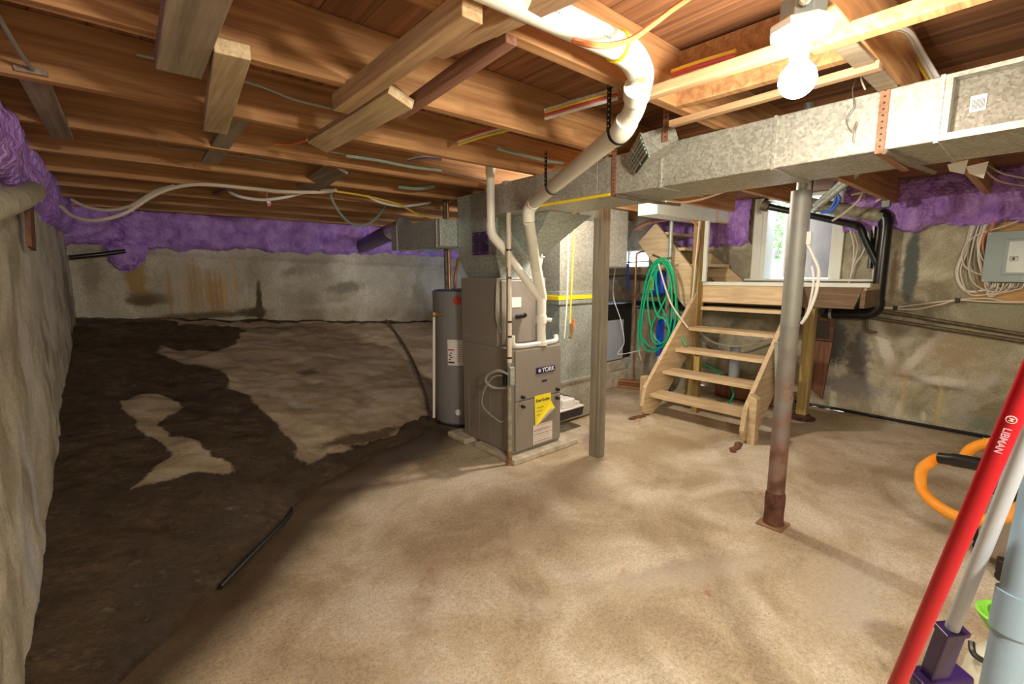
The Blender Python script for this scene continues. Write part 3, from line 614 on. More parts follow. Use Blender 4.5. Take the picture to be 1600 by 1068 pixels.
# left branch
bd = thing('branch_duct', (2.3, 3.9, 1.68), 'galvanised branch duct left of the plenum over the water heater', 'duct')
MB().box(2.08, 2.60, 3.37, 4.28, 1.69, 1.915).build('duct_box', 'galvanised_dull', bd, bevel=.004)
MB().box(2.072, 2.61, 3.42, 3.435, 1.683, 1.922).box(2.072, 2.61, 4.15, 4.16, 1.683, 1.922).build('duct_seam', 'galvanised', bd)
p = at(632, 352, y=4.3); q = at(565, 385, y=6.25)
rp = thing('round_duct', p, 'round foil duct from the branch duct back to the foam', 'duct')
MB().tube([p, p.lerp(q, .25)], .085, 20).build('metal_sleeve', 'duct_foil', rp, smooth=True)
cable('flexible_sleeve', '', [p.lerp(q, .25), p.lerp(q, .62), q], .092, 'purple_wrap', parent=rp, n=18)
# side register
c = at(1015, 237, x=2.06); rg = thing('side_register', (2.06, 1.40, 1.93), 'small galvanised register boot sticking out of the duct side', 'vent')
def q4(x, L): return [at(px, py, x=x) for px, py in L]
RA, RB, RC, RD = at(1001, 209, x=1.95), at(1014, 243, x=1.95), at(995, 270, x=2.10), at(978, 252, x=2.10)
RA2, RB2, RC2 = at(1053, 194, x=1.99), at(1060, 217, x=1.99), at(1042, 240, x=2.125)
RD2 = RA2+(RC2-RB2)
MB().hexa([RB, RC, RC2, RB2, RA, RD, RD2, RA2]).build('boot', 'galvanised', rg)
def quadbar(mb, p, q, w_): mb.beam(p, q, w_, .006, up=(RB-RA).cross(RD-RA))
mb = MB()
for p, q in ((RA, RB), (RB, RC), (RC, RD), (RD, RA)): quadbar(mb, p, q, .014)
mb.build('register_frame', 'galvanised_dull', rg)
o_ = (RB-RA).cross(RD-RA).normalized(); 
if o_.y < 0: o_ = -o_
MB().hexa([p+o_*.001 for p in (RA, RB, RC, RD)]+[p+o_*.003 for p in (RA, RB, RC, RD)]).build('throat_shade_plate', 'cabinet_dark', rg)  # dark sheet over the solid boot end, stands for shade inside the opening
mb = MB()
for k in range(1, 6): quadbar(mb, RA.lerp(RB, k/6)+o_*.006, RD.lerp(RC, k/6)+o_*.006, .010)
mb.beam(RA.lerp(RD, .5)+o_*.008, RB.lerp(RC, .5)+o_*.008, .004, .004, up=o_); mb.build('louvre', 'galvanised_dull', rg)
# hanging straps
def strap(label, x, y, z0, z1, m='rust_strap', under=True):
    t = thing('hanger_strap', (x, y, z0), label, 'strap', 'perforated straps holding the duct')
    mb = MB().box(x-.003, x, y-.014, y+.014, z0, z1); 
    if under: mb.box(x-.003, 2.57, y-.012, y+.012, z0-.004, z0)
    mb.build('strap_band', m, t)
    mb = MB(); k = z0+.02
    while k < z1-.01: mb.cyl((x-.0036, y, k), (x-.0008, y, k), .0038, 8); k += .021
    mb.build('strap_hole', 'ink_black', t)
strap('rusty perforated strap around the duct at the right', 2.125, .46, 1.88, 2.14)
strap('copper-coloured perforated strap above the side register', 1.965, 1.225, 2.05, 2.31, under=False)
strap('dark rusty strap around the duct left of the register', 2.125, 1.63, 1.88, 2.12)
for (yy, lb) in ((.44, 'iron bar crossing under the duct at the right strap'), (1.60, 'iron bar crossing under the duct left of the register')):
    tag(MB().tube([(2.10, yy, 1.875), (2.36, yy-.03, 1.865), (2.66, yy-.06, 1.87)], .009, 8).build('support_bar', 'iron_pipe', smooth=True), lb, 'bar')
cable('wire_scrap', 'thin tangled wire dangling in front of the duct near the bulb', [at(px, py, x=2.10) for px, py in ((1340, 115), (1332, 140), (1334, 165), (1326, 178), (1322, 190), (1330, 205), (1338, 190), (1334, 205), (1332, 222))], .0016, 'iron_pipe', 'wire')
cable('wire_scrap', 'loose beige wire end hanging from the joist beside the bulb', [at(px, py, x=2.10) for px, py in ((1345, 112), (1346, 125), (1352, 140))], .003, 'cable_beige', 'wire')
# return duct
rd = thing('return_duct', (3.4, 3.2, 0), 'galvanised return duct tower right of the furnace with yellow filter band', 'duct')
MB().box(3.14, 3.66, 3.0, 3.5, 1.29, 1.965).build('upper_box', 'galvanised', rd, bevel=.004)
MB().box(3.12, 3.68, 2.985, 3.52, 1.255, 1.292).build('filter_rack', 'galvanised_dull', rd, bevel=.003)
MB().box(3.10, 3.68, 2.975, 3.50, 1.212, 1.253).build('yellow_band', 'tape_yellow', rd, bevel=.003)
MB().box(3.11, 3.69, 2.98, 3.52, 1.17, 1.211).build('filter_base', 'galvanised_dull', rd, bevel=.003)
lb_ = MB().box(3.14, 3.70, 3.0, 3.52, .42, 1.17)
lb_.build('lower_box', 'galvanised_dull', rd, bevel=.004)
def cross(name, x0, x1, z0, z1, y, par, m):
    xm, zm = (x0+x1)/2, (z0+z1)/2; mb = MB().add([(x0, y, z0), (x1, y, z0), (x1, y, z1), (x0, y, z1), (xm, y-.022, zm)], [(0, 1, 4), (1, 2, 4), (2, 3, 4), (3, 0, 4), (0, 3, 2, 1)]); return mb.build(name, m, par)
cross('cross_break', 3.16, 3.68, .44, 1.15, 2.9995, rd, 'galvanised_dull'); cross('cross_break', 3.16, 3.64, 1.31, 1.95, 2.9995, rd, 'galvanised')
MB().box(3.13, 3.71, 2.96, 3.53, .405, .425).build('boot_flange', 'galvanised', rd)
MB().hexa([(2.77, 2.98, .02), (3.70, 2.98, .02), (3.70, 3.5, .02), (2.77, 3.5, .02), (2.77, 2.98, .405), (3.70, 2.98, .405), (3.70, 3.5, .405), (2.77, 3.5, .405)]).build('return_boot', 'galvanised', rd, bevel=.004)
cross('cross_break', 3.0, 3.68, .03, .39, 2.9795, rd, 'galvanised')
dd = thing('drop_duct', (4.0, 3.1, 1.53), 'pale galvanised drop duct right of the wooden post', 'duct')
MB().box(3.84, 4.17, 3.0, 3.4, 1.53, 2.11).build('duct_box', 'galvanised', dd, bevel=.003)
MB().box(3.832, 4.178, 2.992, 3.41, 1.995, 2.003).build('duct_seam', 'galvanised_dull', dd)
bx = thing('soffit_box', (5.0, 2.64, 2.03), 'white painted box beam above the stairs under the joists', 'beam')
MB().box(4.05, 5.25, 2.58, 2.80, 2.032, 2.30).build('box_side', 'paint_white', bx, bevel=.003)
mb = MB().box(5.255, 5.70, 2.585, 2.60, 2.04, 2.30); mb.build('white_panel', 'paint_white', bx)
MB().box(5.255, 5.70, 2.575, 2.586, 2.032, 2.05).box(5.255, 5.70, 2.575, 2.586, 2.27, 2.29).box(5.255, 5.27, 2.575, 2.586, 2.05, 2.27).box(5.64, 5.70, 2.575, 2.586, 1.9, 2.27).build('panel_frame', 'stair_wood_x', bx)
cable('scratch_mark', '', [at(px, py, y=2.583) for px, py in ((1138, 332), (1146, 328), (1154, 326), (1161, 327), (1165, 331), (1165, 338))], .002, 'rotten_wood', parent=bx, n=5)
cable('white_cable', 'thin white cable draped along the underside of the duct to the white box', [at(px, py, y=1.9) for px, py in ((1040, 316), (1070, 316), (1100, 310), (1130, 300))], .008, 'cable_white')
# ================================================================== FURNACE
fx0, fx1, fy0, fy1 = 2.225, 2.755, 2.60, 3.28
sl = thing('concrete_pad', (2.6, 2.9, 0), 'thin concrete pad under the furnace', 'slab')
MB().box(2.17, 2.90, 2.53, 3.05, 0, .045).build('slab_block', 'cement', sl, bevel=.008)
MB().box(2.13, 2.4, 3.14, 3.42, 0, .05).build('rear_block', 'cement', sl, bevel=.012)
fu = thing('furnace', (2.49, 2.94, .05), 'grey-brown upright furnace with navy badge and yellow tag on front', 'furnace')
MB().box(fx0, fx1, fy0+.02, fy1, .05, .885).build('base_cabinet', 'cabinet_taupe', fu, bevel=.006)
up = MB().box(fx0+.02, fx1-.01, fy0, fy0+.02, .475, .875).build('upper_door', 'cabinet_taupe', fu, bevel=.006)
lo = MB().box(fx0+.02, fx1-.01, fy0, fy0+.02, .07, .47).build('lower_door', 'cabinet_taupe', fu, bevel=.006)
cc = MB().box(fx0, fx1, 2.80, fy1+.01, .885, 1.425).build('coil_cabinet', 'cabinet_taupe', fu, bevel=.005)
MB().box(fx0+.04, fx1-.12, 2.79, 2.80, .90, 1.405).build('coil_panel', 'cabinet_taupe', cc, bevel=.004)
MB().box(fx0+.14, fx0+.24, 2.784, 2.79, 1.19, 1.27).build('rating_sticker', 'sticker_white', cc)
mb = MB().box(fx1-.11, fx1-.02, 2.785, 2.80, .90, 1.40); mb.build('side_strip', 'heater_grey', cc)
mb = MB()
for k in range(11): mb.cyl((fx0-.003, 3.22-k*.035, .94+(k % 3)*.006), (fx0+.001, 3.22-k*.035, .94+(k % 3)*.006), .005, 8)
for (a, b_) in ((2.75, .86), (2.70, .80), (2.9, .86)): mb.cyl((fx0-.003, a, b_), (fx0+.001, a, b_), .007, 8)
mb.build('screw', 'galvanised', fu)
MB().add([(fx0-.001, 3.24, .15), (fx0-.001, 3.1, .10), (fx0-.001, 2.75, .15), (fx0-.001, 2.75, .75), (fx0-.001, 3.24, .75)], []) 
mb = MB()
for yy in (2.72, 2.90, 3.05, 3.2): mb.box(fx0-.003, fx0, yy, yy+.006, .08, .5)
mb.build('side_rib', 'cabinet_taupe', fu)
for (x, z) in ((fx0+.085, .505), (fx0+.085, .43), (fx1-.06, .505), (fx1-.06, .43)):
    MB().lathe((x, fy0, z), [(.014, 0), (.014, .018), (.009, .024), (.012, .03), (.004, .034)], 14, (0, -1, 0)).build('knob', 'black_plastic', fu, smooth=True)
bd_ = MB().box(fx0+.235, fx0+.445, fy0-.006, fy0, .665, .715).build('badge', 'badge_navy', up)
bd_['label'] = 'navy badge reading YORK'
xr = (1, 0, 0); zr = (0, 0, 1)
text_mesh('badge_lettering', 'YORK', .052, 'sticker_white', bd_, basis((fx0+.365, fy0-.0068, .690), xr, zr), .0008)
MB().lathe((fx0+.268, fy0-.006, .690), [(.017, 0), (.017, .002)], 6, (0, -1, 0)).build('badge_emblem', 'handle_grey', bd_)
MB().box(fx0+.30, fx0+.355, fy0-.003, fy0, .592, .606).build('name_plate', 'badge_navy', up)
yt = MB().add([(fx0+.215, fy0-.004, .49), (fx0+.40, fy0-.004, .49), (fx0+.40, fy0-.004, .42), (fx0+.435, fy0-.02, .355), (fx0+.24, fy0-.004, .235), (fx0+.225, fy0-.004, .24)], [(0, 5, 4, 3, 2, 1)]).build('yellow_tag', 'sticker_yellow', lo)
MB().add([(fx0+.435, fy0-.021, .355), (fx0+.24, fy0-.006, .235), (fx0+.285, fy0-.028, .30), (fx0+.36, fy0-.034, .36)], [(0, 3, 2, 1)]).build('curled_corner', 'sticker_white', yt)
text_mesh('tag_lettering', 'EnerGuide', .036, 'ink_black', yt, basis((fx0+.305, fy0-.0055, .445), xr, zr), .0004)
mb = MB()
for k in range(3): mb.box(fx0+.24, fx0+.32-.02*k, fy0-.0052, fy0-.004, .385-k*.03, .388-k*.03)
mb.build('tag_line', 'ink_black', yt)
wl = MB().box(fx0+.205, fx0+.42, fy0-.003, fy0, .085, .245).add([], []).build('warning_label', 'sticker_white', lo)
mb = MB()
for z in (.238, .20, .165, .105): mb.box(fx0+.207, fx0+.418, fy0-.004, fy0-.003, z-.004, z)
mb.build('label_rule', 'ink_orange', wl)
mb = MB()
for k in range(9): mb.box(fx0+.215, fx0+.40-.01*(k % 3), fy0-.0038, fy0-.003, .092+k*.014+(.003 if k > 4 else 0), .094+k*.014+(.003 if k > 4 else 0))
mb.build('label_print', 'heater_grey', wl)
# trim of the furnace top: foam-wrapped hose lying over it
cable('condensate_hose', 'white hose lying along the front edge of the furnace top', [(2.24, 2.63, .99), (2.25, 2.63, .92), (2.33, 2.62, .905), (2.48, 2.62, .905), (2.62, 2.63, .905), (2.72, 2.64, .91), (2.74, 2.66, .95)], .02, 'cable_white', 'hose')
cable('drain_fitting', 'black sensor body on the front of the coil cabinet', [(2.40, 2.77, 1.115), (2.47, 2.76, 1.12), (2.49, 2.76, 1.13)], .018, 'black_plastic', 'fitting')
# exhaust & intake pipes
R3 = .038
_a, _b = at(840, 13, y=.9), at(966, 73, y=.905); P1 = [_b+(_a-_b)*2.2, _a, _a.lerp(_b, .7), _b]
ex = thing('vent_pipe', (2.52, 2.64, .89), 'big white plastic flue pipe running from furnace top to upper picture edge', 'pipe')
e1 = at(988, 90, y=.915); e2 = at(1001, 116, y=.96); e3 = at(997, 140, z=2.06); e4 = at(990, 172, z=2.03); e5 = at(972, 203, z=1.99)
b1 = at(832, 318, x=2.08); b2 = at(826, 330, x=2.085); b3 = at(826, 345, x=2.10); b4 = at(838, 420, x=2.43); b5 = at(846, 462, y=2.635); b6 = Vector((b5.x, b5.y, .885))
cable('pipe_section', '', P1, R3, 'pvc_white', parent=ex, n=24)
cable('elbow', '', [P1[3], e1, e2, e3], R3+.004, 'pvc_white', parent=ex, n=24)
cable('pipe_section', '', [e3, e4, e5], R3, 'pvc_white', parent=ex, n=24)
cable('elbow', '', [e4.lerp(e5, .55), e5, e5.lerp(b1, .05)], R3+.005, 'pvc_white', parent=ex, n=24)
MB().tube([e3.lerp(e1, .1), e3.lerp(e4, .35)], R3+.0065, 24).build('coupling', 'pvc_white', ex, smooth=True)
MB().tube([P1[3].lerp(P1[2], .10), P1[3]], R3+.0055, 24).build('glue_ring', 'tape_yellow', ex, smooth=True)
tgt = MB().box(-.012, .012, -.0008, .0008, -.008, .008); o = tgt.build('orange_label', 'ink_orange', ex); o.matrix_basis = Matrix.Translation(at(1007, 131, z=2.06)+Vector((-.034, -.012, 0))) @ Matrix.Rotation(-.75, 4, 'Z')
pr = MB()
dv = (P1[2]-P1[1]).normalized(); a0 = P1[1]
for k in range(34):
    if k % 7 == 6: continue
    c = a0+dv*(.02+k*.0095)+Vector((0, -R3*.93, -R3*.30)); pr.box(c.x, c.x+.006, c.y-.0022, c.y-.0012, c.z-.003, c.z+.001)
pr.build('printed_text', 'handle_grey', ex)
MB().tube([e5.lerp(b1, .04), b1], R3, 24).build('pipe_section', 'pvc_white', ex, smooth=True)
cable('elbow', '', [b1.lerp(e5, .03), b1, b2, b3], R3+.004, 'pvc_white', parent=ex, n=24)
MB().tube([b3, b4], R3, 24).build('pipe_section', 'pvc_white', ex, smooth=True)
cable('elbow', '', [b4.lerp(b3, .06), b4, b5, b5.lerp(b6, .08)], R3+.004, 'pvc_white', parent=ex, n=24)
MB().tube([b5, b6], R3, 24).build('pipe_section', 'pvc_white', ex, smooth=True)
MB().tube([b6+Vector((0, 0, .18)), b6+Vector((0, 0, .24))], R3+.007, 24).build('coupling', 'pvc_white', ex, smooth=True)
MB().tube([b6+Vector((.02, -.02, .21)), b6+Vector((.06, -.06, .205))], .016, 14).build('side_port', 'pvc_white', ex, smooth=True)
MB().tube([b6, b6+Vector((0, 0, .03))], R3+.01, 24).build('collar', 'pvc_white', ex, smooth=True)
R2 = .030
c1 = at(766, 258, y=2.66); c2 = at(767, 355, y=2.66); c3 = at(770, 368, y=2.66); c4 = at(783, 384, y=2.65); c5 = b5.lerp(b6, .10)
ip = thing('intake_pipe', (2.06, 2.66, 1.6), 'white intake pipe dropping from a joist and bending into the flue', 'pipe')
MB().tube([c1, c2], R2, 20).build('pipe_section', 'pvc_white', ip, smooth=True)
MB().tube([c1.lerp(c2, .02), c1.lerp(c2, .14)], R2+.004, 20).build('coupling', 'pvc_white', ip, smooth=True)
cable('elbow', '', [c2.lerp(c1, .08), c2, c3, c4], R2+.004, 'pvc_white', parent=ip, n=20)
MB().tube([c4, c5], R2, 20).build('pipe_section', 'pvc_white', ip, smooth=True)
# black pipe hanger straps
def loop_strap(label, pt, top, r):
    t = thing('pipe_hanger', pt, label, 'strap', 'black pipe hangers')
    p = Vector(pt); d = (b1-e5).normalized(); u = d.cross(Vector((0, 0, 1))).normalized(); w_ = u.cross(d)
    mb = MB(); n = 22
    ring = [p+u*(r*math.cos(a))+w_*(r*math.sin(a)) for a in [math.pi*(1.0+1.0*k/n) for k in range(n+1)]]
    for a, b_ in zip(ring, ring[1:]): mb.beam(a, b_, .018, .003, (a-p))
    s0 = ring[0]; s1 = Vector((s0.x, s0.y, top))
    mb.beam(s0, s1, .018, .003, (1, 0, 0)); mb.build('strap_band', 'steel_strap_black', t)
    mb = MB(); k = .02
    L = (s1-s0).length
    nrm = Vector((-.7, -.7, 0))
    while k < L: 
        c = s0.lerp(s1, k/L); mb.cyl(c-Vector((.0035, .0005, 0)), c+Vector((.0035, 0, 0)), .0034, 6); k += .02
    mb.build('strap_hole', 'galvanised', t)
loop_strap('black perforated hanger around the white pipe at the joist elbow', e5.lerp(b1, .02), 2.16, R3+.006)
loop_strap('black perforated hanger halfway down the slanting white pipe', e5.lerp(b1, .66), 2.12, R3+.006)
# electrical drop in front of the furnace
ep = thing('standing_pipe', (2.17, 2.565, 0), 'thin upright beige pipe with rusty foot in front of the furnace corner', 'pipe')
X_, Y_ = 2.165, 2.58
MB().cyl((X_, Y_, .80), (X_, Y_, 2.1), .018, 16).build('upper_tube', 'cable_beige', ep, smooth=True)
MB().cyl((X_, Y_, .02), (X_, Y_, .80), .016, 16).build('lower_tube', 'old_pipe', ep, smooth=True)
MB().lathe((X_, Y_, 0), [(.03, 0), (.03, .006), (.019, .012), (.019, .10), (.016, .11)], 16).build('rusty_foot', 'rust_plate', ep, smooth=True)
MB().lathe((X_, Y_, 2.06), [(.03, 0), (.045, .02), (.045, .04)], 16).build('ceiling_flange', 'galvanised_dull', ep, smooth=True)
mb = MB()
for z in (2.0, 1.92, 1.62, 1.42, 1.10, .99, .83): mb.cyl((X_, Y_, z), (X_, Y_, z+.014), .0195, 16)
mb.build('tape_band', 'black_plastic', ep)
MB().box(X_-.022, X_+.022, Y_-.04, Y_-.014, .63, .77).build('switch_box', 'galvanised_dull', ep, bevel=.006)
MB().box(X_-.028, X_+.02, Y_+.016, Y_+.05, .62, .74).build('box_cover', 'black_plastic', ep, bevel=.004)
cable('armoured_cable', 'grey flexible conduit looping from the switch box into the furnace side', [(X_, Y_-.03, .70), (X_-.05, Y_+.05, .735), (X_-.08, Y_+.15, .70), (X_-.07, Y_+.20, .63), (X_-.02, Y_+.16, .58), (2.21, 2.66, .585), (2.235, 2.64, .60)], .011, 'cable_grey', n=10)
cable('thin_wire', 'thin dark wire looping low beside the furnace switch box', [(X_, Y_+.02, .69), (X_-.05, Y_+.12, .68), (X_-.07, Y_+.22, .56), (X_-.06, Y_+.26, .42), (X_, Y_+.16, .32), (2.21, 2.72, .30), (2.23, 2.66, .38)], .005, 'cable_grey')
cable('thin_wire', 'thin dark wire running down the coil cabinet edge', [at(776, 442, x=2.215), at(775, 480, x=2.212), at(776, 500, x=2.212), at(783, 520, x=2.212)], .006, 'cable_green_grey')
cable('thin_wire', 'brown wire clipped alongside the upright beige pipe', [(X_-.02, Y_-.005, 1.5), (X_-.022, Y_-.004, 1.2), (X_-.022, Y_, .85)], .006, 'iron_pipe')
# gas tube and thermostat wires
cable('gas_tube', 'yellow coated gas tube dropping beside the return duct', [(2.98, 2.72, 1.98), (3.03, 2.74, 1.93), (3.045, 2.75, 1.80), (3.03, 2.75, 1.5), (3.02, 2.75, 1.25), (3.0, 2.74, 1.02)], .009, 'cable_yellow', 'tube')
cable('white_wire', 'pale blue wire hanging beside the yellow tube', [(2.96, 2.74, 1.88), (2.965, 2.74, 1.5), (2.955, 2.74, 1.2), (2.91, 2.72, .90)], .007, 'cable_white', 'wire')
cable('gas_valve', 'small orange-handled valve below the yellow tube', [(3.02, 2.74, 1.02), (3.01, 2.73, .93), (2.98, 2.72, .90)], .014, 'brass', 'valve')
tag(MB().box(3.035, 3.055, 2.725, 2.74, .98, 1.06).build('valve_handle', 'ink_orange', bevel=.003), 'small orange handle beside the gas valve', 'handle')
# condensate pump
cpu = thing('condensate_pump', (3.05, 2.87, .12), 'white condensate pump with black tank beside the furnace', 'pump')
MB().hexa([(2.86, 2.78, .13), (3.24, 2.78, .13), (3.24, 2.975, .13), (2.86, 2.975, .13), (2.85, 2.77, .215), (3.25, 2.77, .215), (3.25, 2.977, .215), (2.85, 2.977, .215)]).build('tank', 'black_plastic', cpu, bevel=.006)
MB().box(2.85, 3.25, 2.765, 2.977, .215, .228).build('lid', 'white_plastic', cpu, bevel=.003)
MB().box(2.98, 3.14, 2.785, 2.965, .228, .31).build('motor_cover', 'white_plastic', cpu, bevel=.012)
MB().box(3.15, 3.22, 2.80, 2.95, .228, .265).build('float_cover', 'white_plastic', cpu, bevel=.006)
MB().box(2.885, 2.93, 2.79, 2.85, .228, .30).build('switch_cover', 'white_plastic', cpu, bevel=.006)
cable('drain_pipe', 'white plastic drain pipe bending from the furnace side down to the pump', [(2.757, 2.85, .52), (2.83, 2.85, .525), (2.865, 2.85, .50), (2.875, 2.85, .43), (2.88, 2.86, .30), (2.885, 2.865, .23)], .020, 'pvc_white', 'pipe', n=14)
cable('drain_pipe', 'short lower white drain elbow beside the taller drain pipe', [(2.757, 2.80, .40), (2.80, 2.80, .40), (2.825, 2.80, .37), (2.83, 2.80, .30), (2.845, 2.80, .23)], .018, 'pvc_white', 'pipe', n=14)
cable('power_cord', 'thin black cord curving from the drain pipe down to the pump', [(2.93, 2.93, .50), (2.99, 2.92, .40), (3.08, 2.90, .33), (3.17, 2.89, .30), (3.19, 2.88, .265)], .005, 'black_plastic', 'cord')
# ================================================================== WATER HEATER
hc = (2.50, 3.70); hr = .27
wh = thing('water_heater', (hc[0], hc[1], 0), 'grey cylindrical water heater with round red logo behind the furnace', 'water heater')
MB().lathe((hc[0], hc[1], 0), [(hr-.02, .03), (hr, .05), (hr, 1.29), (hr-.01, 1.305), (hr-.04, 1.315)], 56).build('tank_jacket', 'heater_blue_daylight', wh, smooth=True)
def arcpanel(name, a0, a1, z0, z1, m, par, off=.003):
    mb = MB(); n = 12; vs = []
    for k in range(n+1):
        a = math.radians(a0+(a1-a0)*k/n); 
        for (r_, z) in ((hr-.002, z0), (hr+off, z0), (hr+off, z1), (hr-.002, z1)): vs.append((hc[0]+r_*math.cos(a), hc[1]+r_*math.sin(a), z))
    fs = [(k*4+j, k*4+(j+1) % 4, k*4+4+(j+1) % 4, k*4+4+j) for k in range(n) for j in range(4)] + [(0, 1, 2, 3), (n*4+3, n*4+2, n*4+1, n*4)]
    o = mb.add(vs, fs).build(name, m, par, smooth=False); 
    return o
fp = arcpanel('front_strip', 150, 243, .06, 1.30, 'heater_grey', wh)  # grey side of the jacket, left without the blue light cast
arcpanel('access_cover', 219, 236, .93, 1.13, 'heater_grey', fp, .008)
arcpanel('access_cover', 219, 236, .34, .55, 'heater_grey', fp, .008)
lb2 = arcpanel('info_label', 207, 264, .62, .86, 'sticker_white', wh, .0055)
arcpanel('warning_print', 208, 221, .64, .655, 'ink_black', lb2, .0065)
arcpanel('warning_print', 208, 221, .76, .772, 'logo_red', lb2, .0065)
for k in range(4): arcpanel('warning_print', 209+3*(k % 2), 213+3*(k % 2)+(k % 3), .67+.02*k, .68+.02*k, 'ink_black', lb2, .0065)
for k in range(8): arcpanel('fine_print', 226, 246-(k % 3), .66+.021*k, .664+.021*k, 'heater_grey', lb2, .0065)
an = math.radians(229)
MB().lathe((hc[0]+(hr+.001)*math.cos(an), hc[1]+(hr+.001)*math.sin(an), 1.22), [(.038, 0), (.038, .008), (.03, .011)], 24, (math.cos(an), math.sin(an), 0)).build('round_logo', 'logo_red', wh)
an = math.radians(226)
MB().lathe((hc[0]+hr*math.cos(an), hc[1]+hr*math.sin(an), .17), [(.03, 0), (.03, .01), (.015, .015), (.015, .035), (.02, .04), (.012, .05)], 14, (math.cos(an), math.sin(an), 0)).build('drain_valve', 'white_plastic', wh, smooth=True)
tp = thing('relief_pipe', (2.17, 3.63, .1), 'white relief pipe with brass valve standing left of the water heater', 'pipe')
pt0 = at(678, 652, y=3.60); pt1 = at(678, 495, y=3.62)
MB().cyl(pt0, pt1, .013, 12).build('down_tube', 'pvc_white', tp, smooth=True)
MB().lathe(pt1, [(.016, 0), (.022, .01), (.022, .03), (.03, .035), (.03, .042), (.012, .05)], 12).build('brass_valve', 'brass', tp, smooth=True)
MB().cyl(pt1+Vector((0, 0, .02)), Vector((hc[0]-.2, hc[1]-.1, pt1.z+.02)), .012, 10).build('valve_stub', 'brass', tp, smooth=True)
for (px, lbl, m, r_) in ((698, 'dark vertical pipe from the branch duct to the heater top', 'iron_pipe', .016),):
    p = at(px, 450, y=3.72); tag(MB().cyl((p.x, p.y, 1.31), (p.x, p.y, 2.2), .02, 12).build('water_pipe', 'iron_pipe', smooth=True), 'dark upright water pipe on the heater top', 'pipe')
    tag(MB().cyl((p.x+.05, p.y+.03, 1.31), (p.x+.05, p.y+.03, 2.2), .016, 12).build('water_pipe', 'copper', smooth=True), 'brown copper pipe just right of the dark water pipe', 'pipe')
p = at(711, 440, y=3.66)
cable('copper_valve', 'brass and copper shut-off fitting on the heater top', [(p.x, p.y, 1.31), (p.x, p.y, 1.42), (p.x+.02, p.y, 1.50), (p.x+.04, p.y, 1.60)], .014, 'copper', 'valve', n=10)
# ================================================================== WOOD POST (near)
wp = tag(MB().box(2.765, 2.855, 2.21, 2.30, 0, 2.31).build('wooden_post', 'post_wood', bevel=.004), 'weathered grey wooden post right of the furnace, up behind the duct', 'post')
# ================================================================== STEEL COLUMN
cx, cy = 2.775, .915
col_ = thing('steel_column', (cx, cy, 0), 'round steel column with rusty foot in front of the stairs', 'post')
sp_ = Vector((cx, cy, 0)); tp_ = Vector((cx+.0, cy, 2.1))
MB().box(cx-.07, cx+.07, cy-.07, cy+.07, 0, .014).build('base_plate', 'rust_plate', col_, bevel=.004).rotation_euler = (0, 0, 0)
MB().lathe(sp_, [(.056, .012), (.052, .03), (.050, .08), (.053, .15), (.052, .19), (.047, .205)], 28).build('rusty_sleeve', 'rust_dark', col_, smooth=True)
MB().lathe(sp_, [(.046, .19), (.045, 1.16), (.047, 1.165), (.047, 1.17), (.0475, 1.88)], 32).build('tube', 'steel_column', col_, smooth=True)
MB().cyl((cx, cy, 1.87), (cx, cy, 2.31), .024, 20).build('screw_jack', 'galvanised_dull', col_, smooth=True)
mb = MB(); MB_r = random.Random(2)
for k in range(26):
    a = MB_r.uniform(3.3, 4.9); z = .80+MB_r.gauss(0, .03); mb.lathe((cx+.045*math.cos(a), cy+.045*math.sin(a), z), [(.009, -.002), (.007, .002), (.002, .004)], 6, (math.cos(a), math.sin(a), 0))
mb.build('rust_scab', 'rust_plate', col_)
ju = thing('junction_switch', (2.79, .86, 1.62), 'small white switch box on the steel column with hanging cord', 'switch')
p = at(1262, 372, x=2.78); 
MB().box(p.x-.015, p.x+.015, p.y-.018, p.y+.018, p.z-.034, p.z+.034).build('switch_body', 'white_plastic', ju, bevel=.004)
MB().cyl((p.x, p.y, p.z+.03), (p.x, p.y, 2.0), .004, 8).build('cord', 'black_plastic', ju)
cable('white_hose', 'white cord looping down from the switch box behind the column', [p+Vector((0, 0, -.03)), at(1270, 400, x=2.80), at(1279, 425, x=2.82), at(1274, 460, x=2.84), at(1262, 490, x=2.86), at(1252, 505, x=2.88)], .0085, 'cable_white')
cable('white_hose', 'thinner white cord hanging close along the steel column', [at(1268, 415, x=2.83), at(1271, 440, x=2.84), at(1264, 480, x=2.86), at(1256, 498, x=2.88)], .006, 'cable_white')
# ================================================================== STAIRS
ST = thing('wooden_stairs', (4.0, 2.1, 0), 'open wooden stairs with five treads up to the landing', 'stairs')
tx = [4.075, 4.30, 4.535, 4.79, 5.035]; tz = [.236, .446, .657, .868, 1.085]
LY, RY = 2.585, 1.60
def stringer(y, th, m='stair_wood_x'):
    s = (1.085-.236)/(5.035-4.075)
    return [(3.985, y, 0.03), (4.12, y, .0), (4.30, y, .10), (5.06, y, .80), (5.09, y, 1.32), (5.05, y, 1.345), (4.98, y, 1.30), (3.99, y, .31), (3.95, y, .12)]
MB().prism(stringer(LY, 0), (0, .04, 0)).build('stringer', 'stair_wood_x', ST, bevel=.003)
MB().prism([(p[0]-.02, p[1], p[2]) for p in stringer(RY-.02, 0)], (0, .04, 0)).build('stringer', 'stair_wood_x', ST, bevel=.003)
for k, (x, z) in enumerate(zip(tx, tz)):
    MB().box(x-.02, x+.21, RY+.022, LY-.002, z-.038, z).build('tread', 'stair_wood', ST, bevel=.003)
MB().hexa([(3.99, 1.515, 0), (4.075, 1.515, 0), (4.075, 1.578, 0), (3.99, 1.578, 0), (3.99, 1.515, .40), (4.075, 1.515, .40), (4.075, 1.578, .44), (3.99, 1.578, .44)]).build('support_block', 'stair_wood', ST, bevel=.004)
MB().box(4.05, 4.13, 2.63, 2.70, 0, .40).build('support_block', 'stair_wood', ST, bevel=.004)
mb = MB()
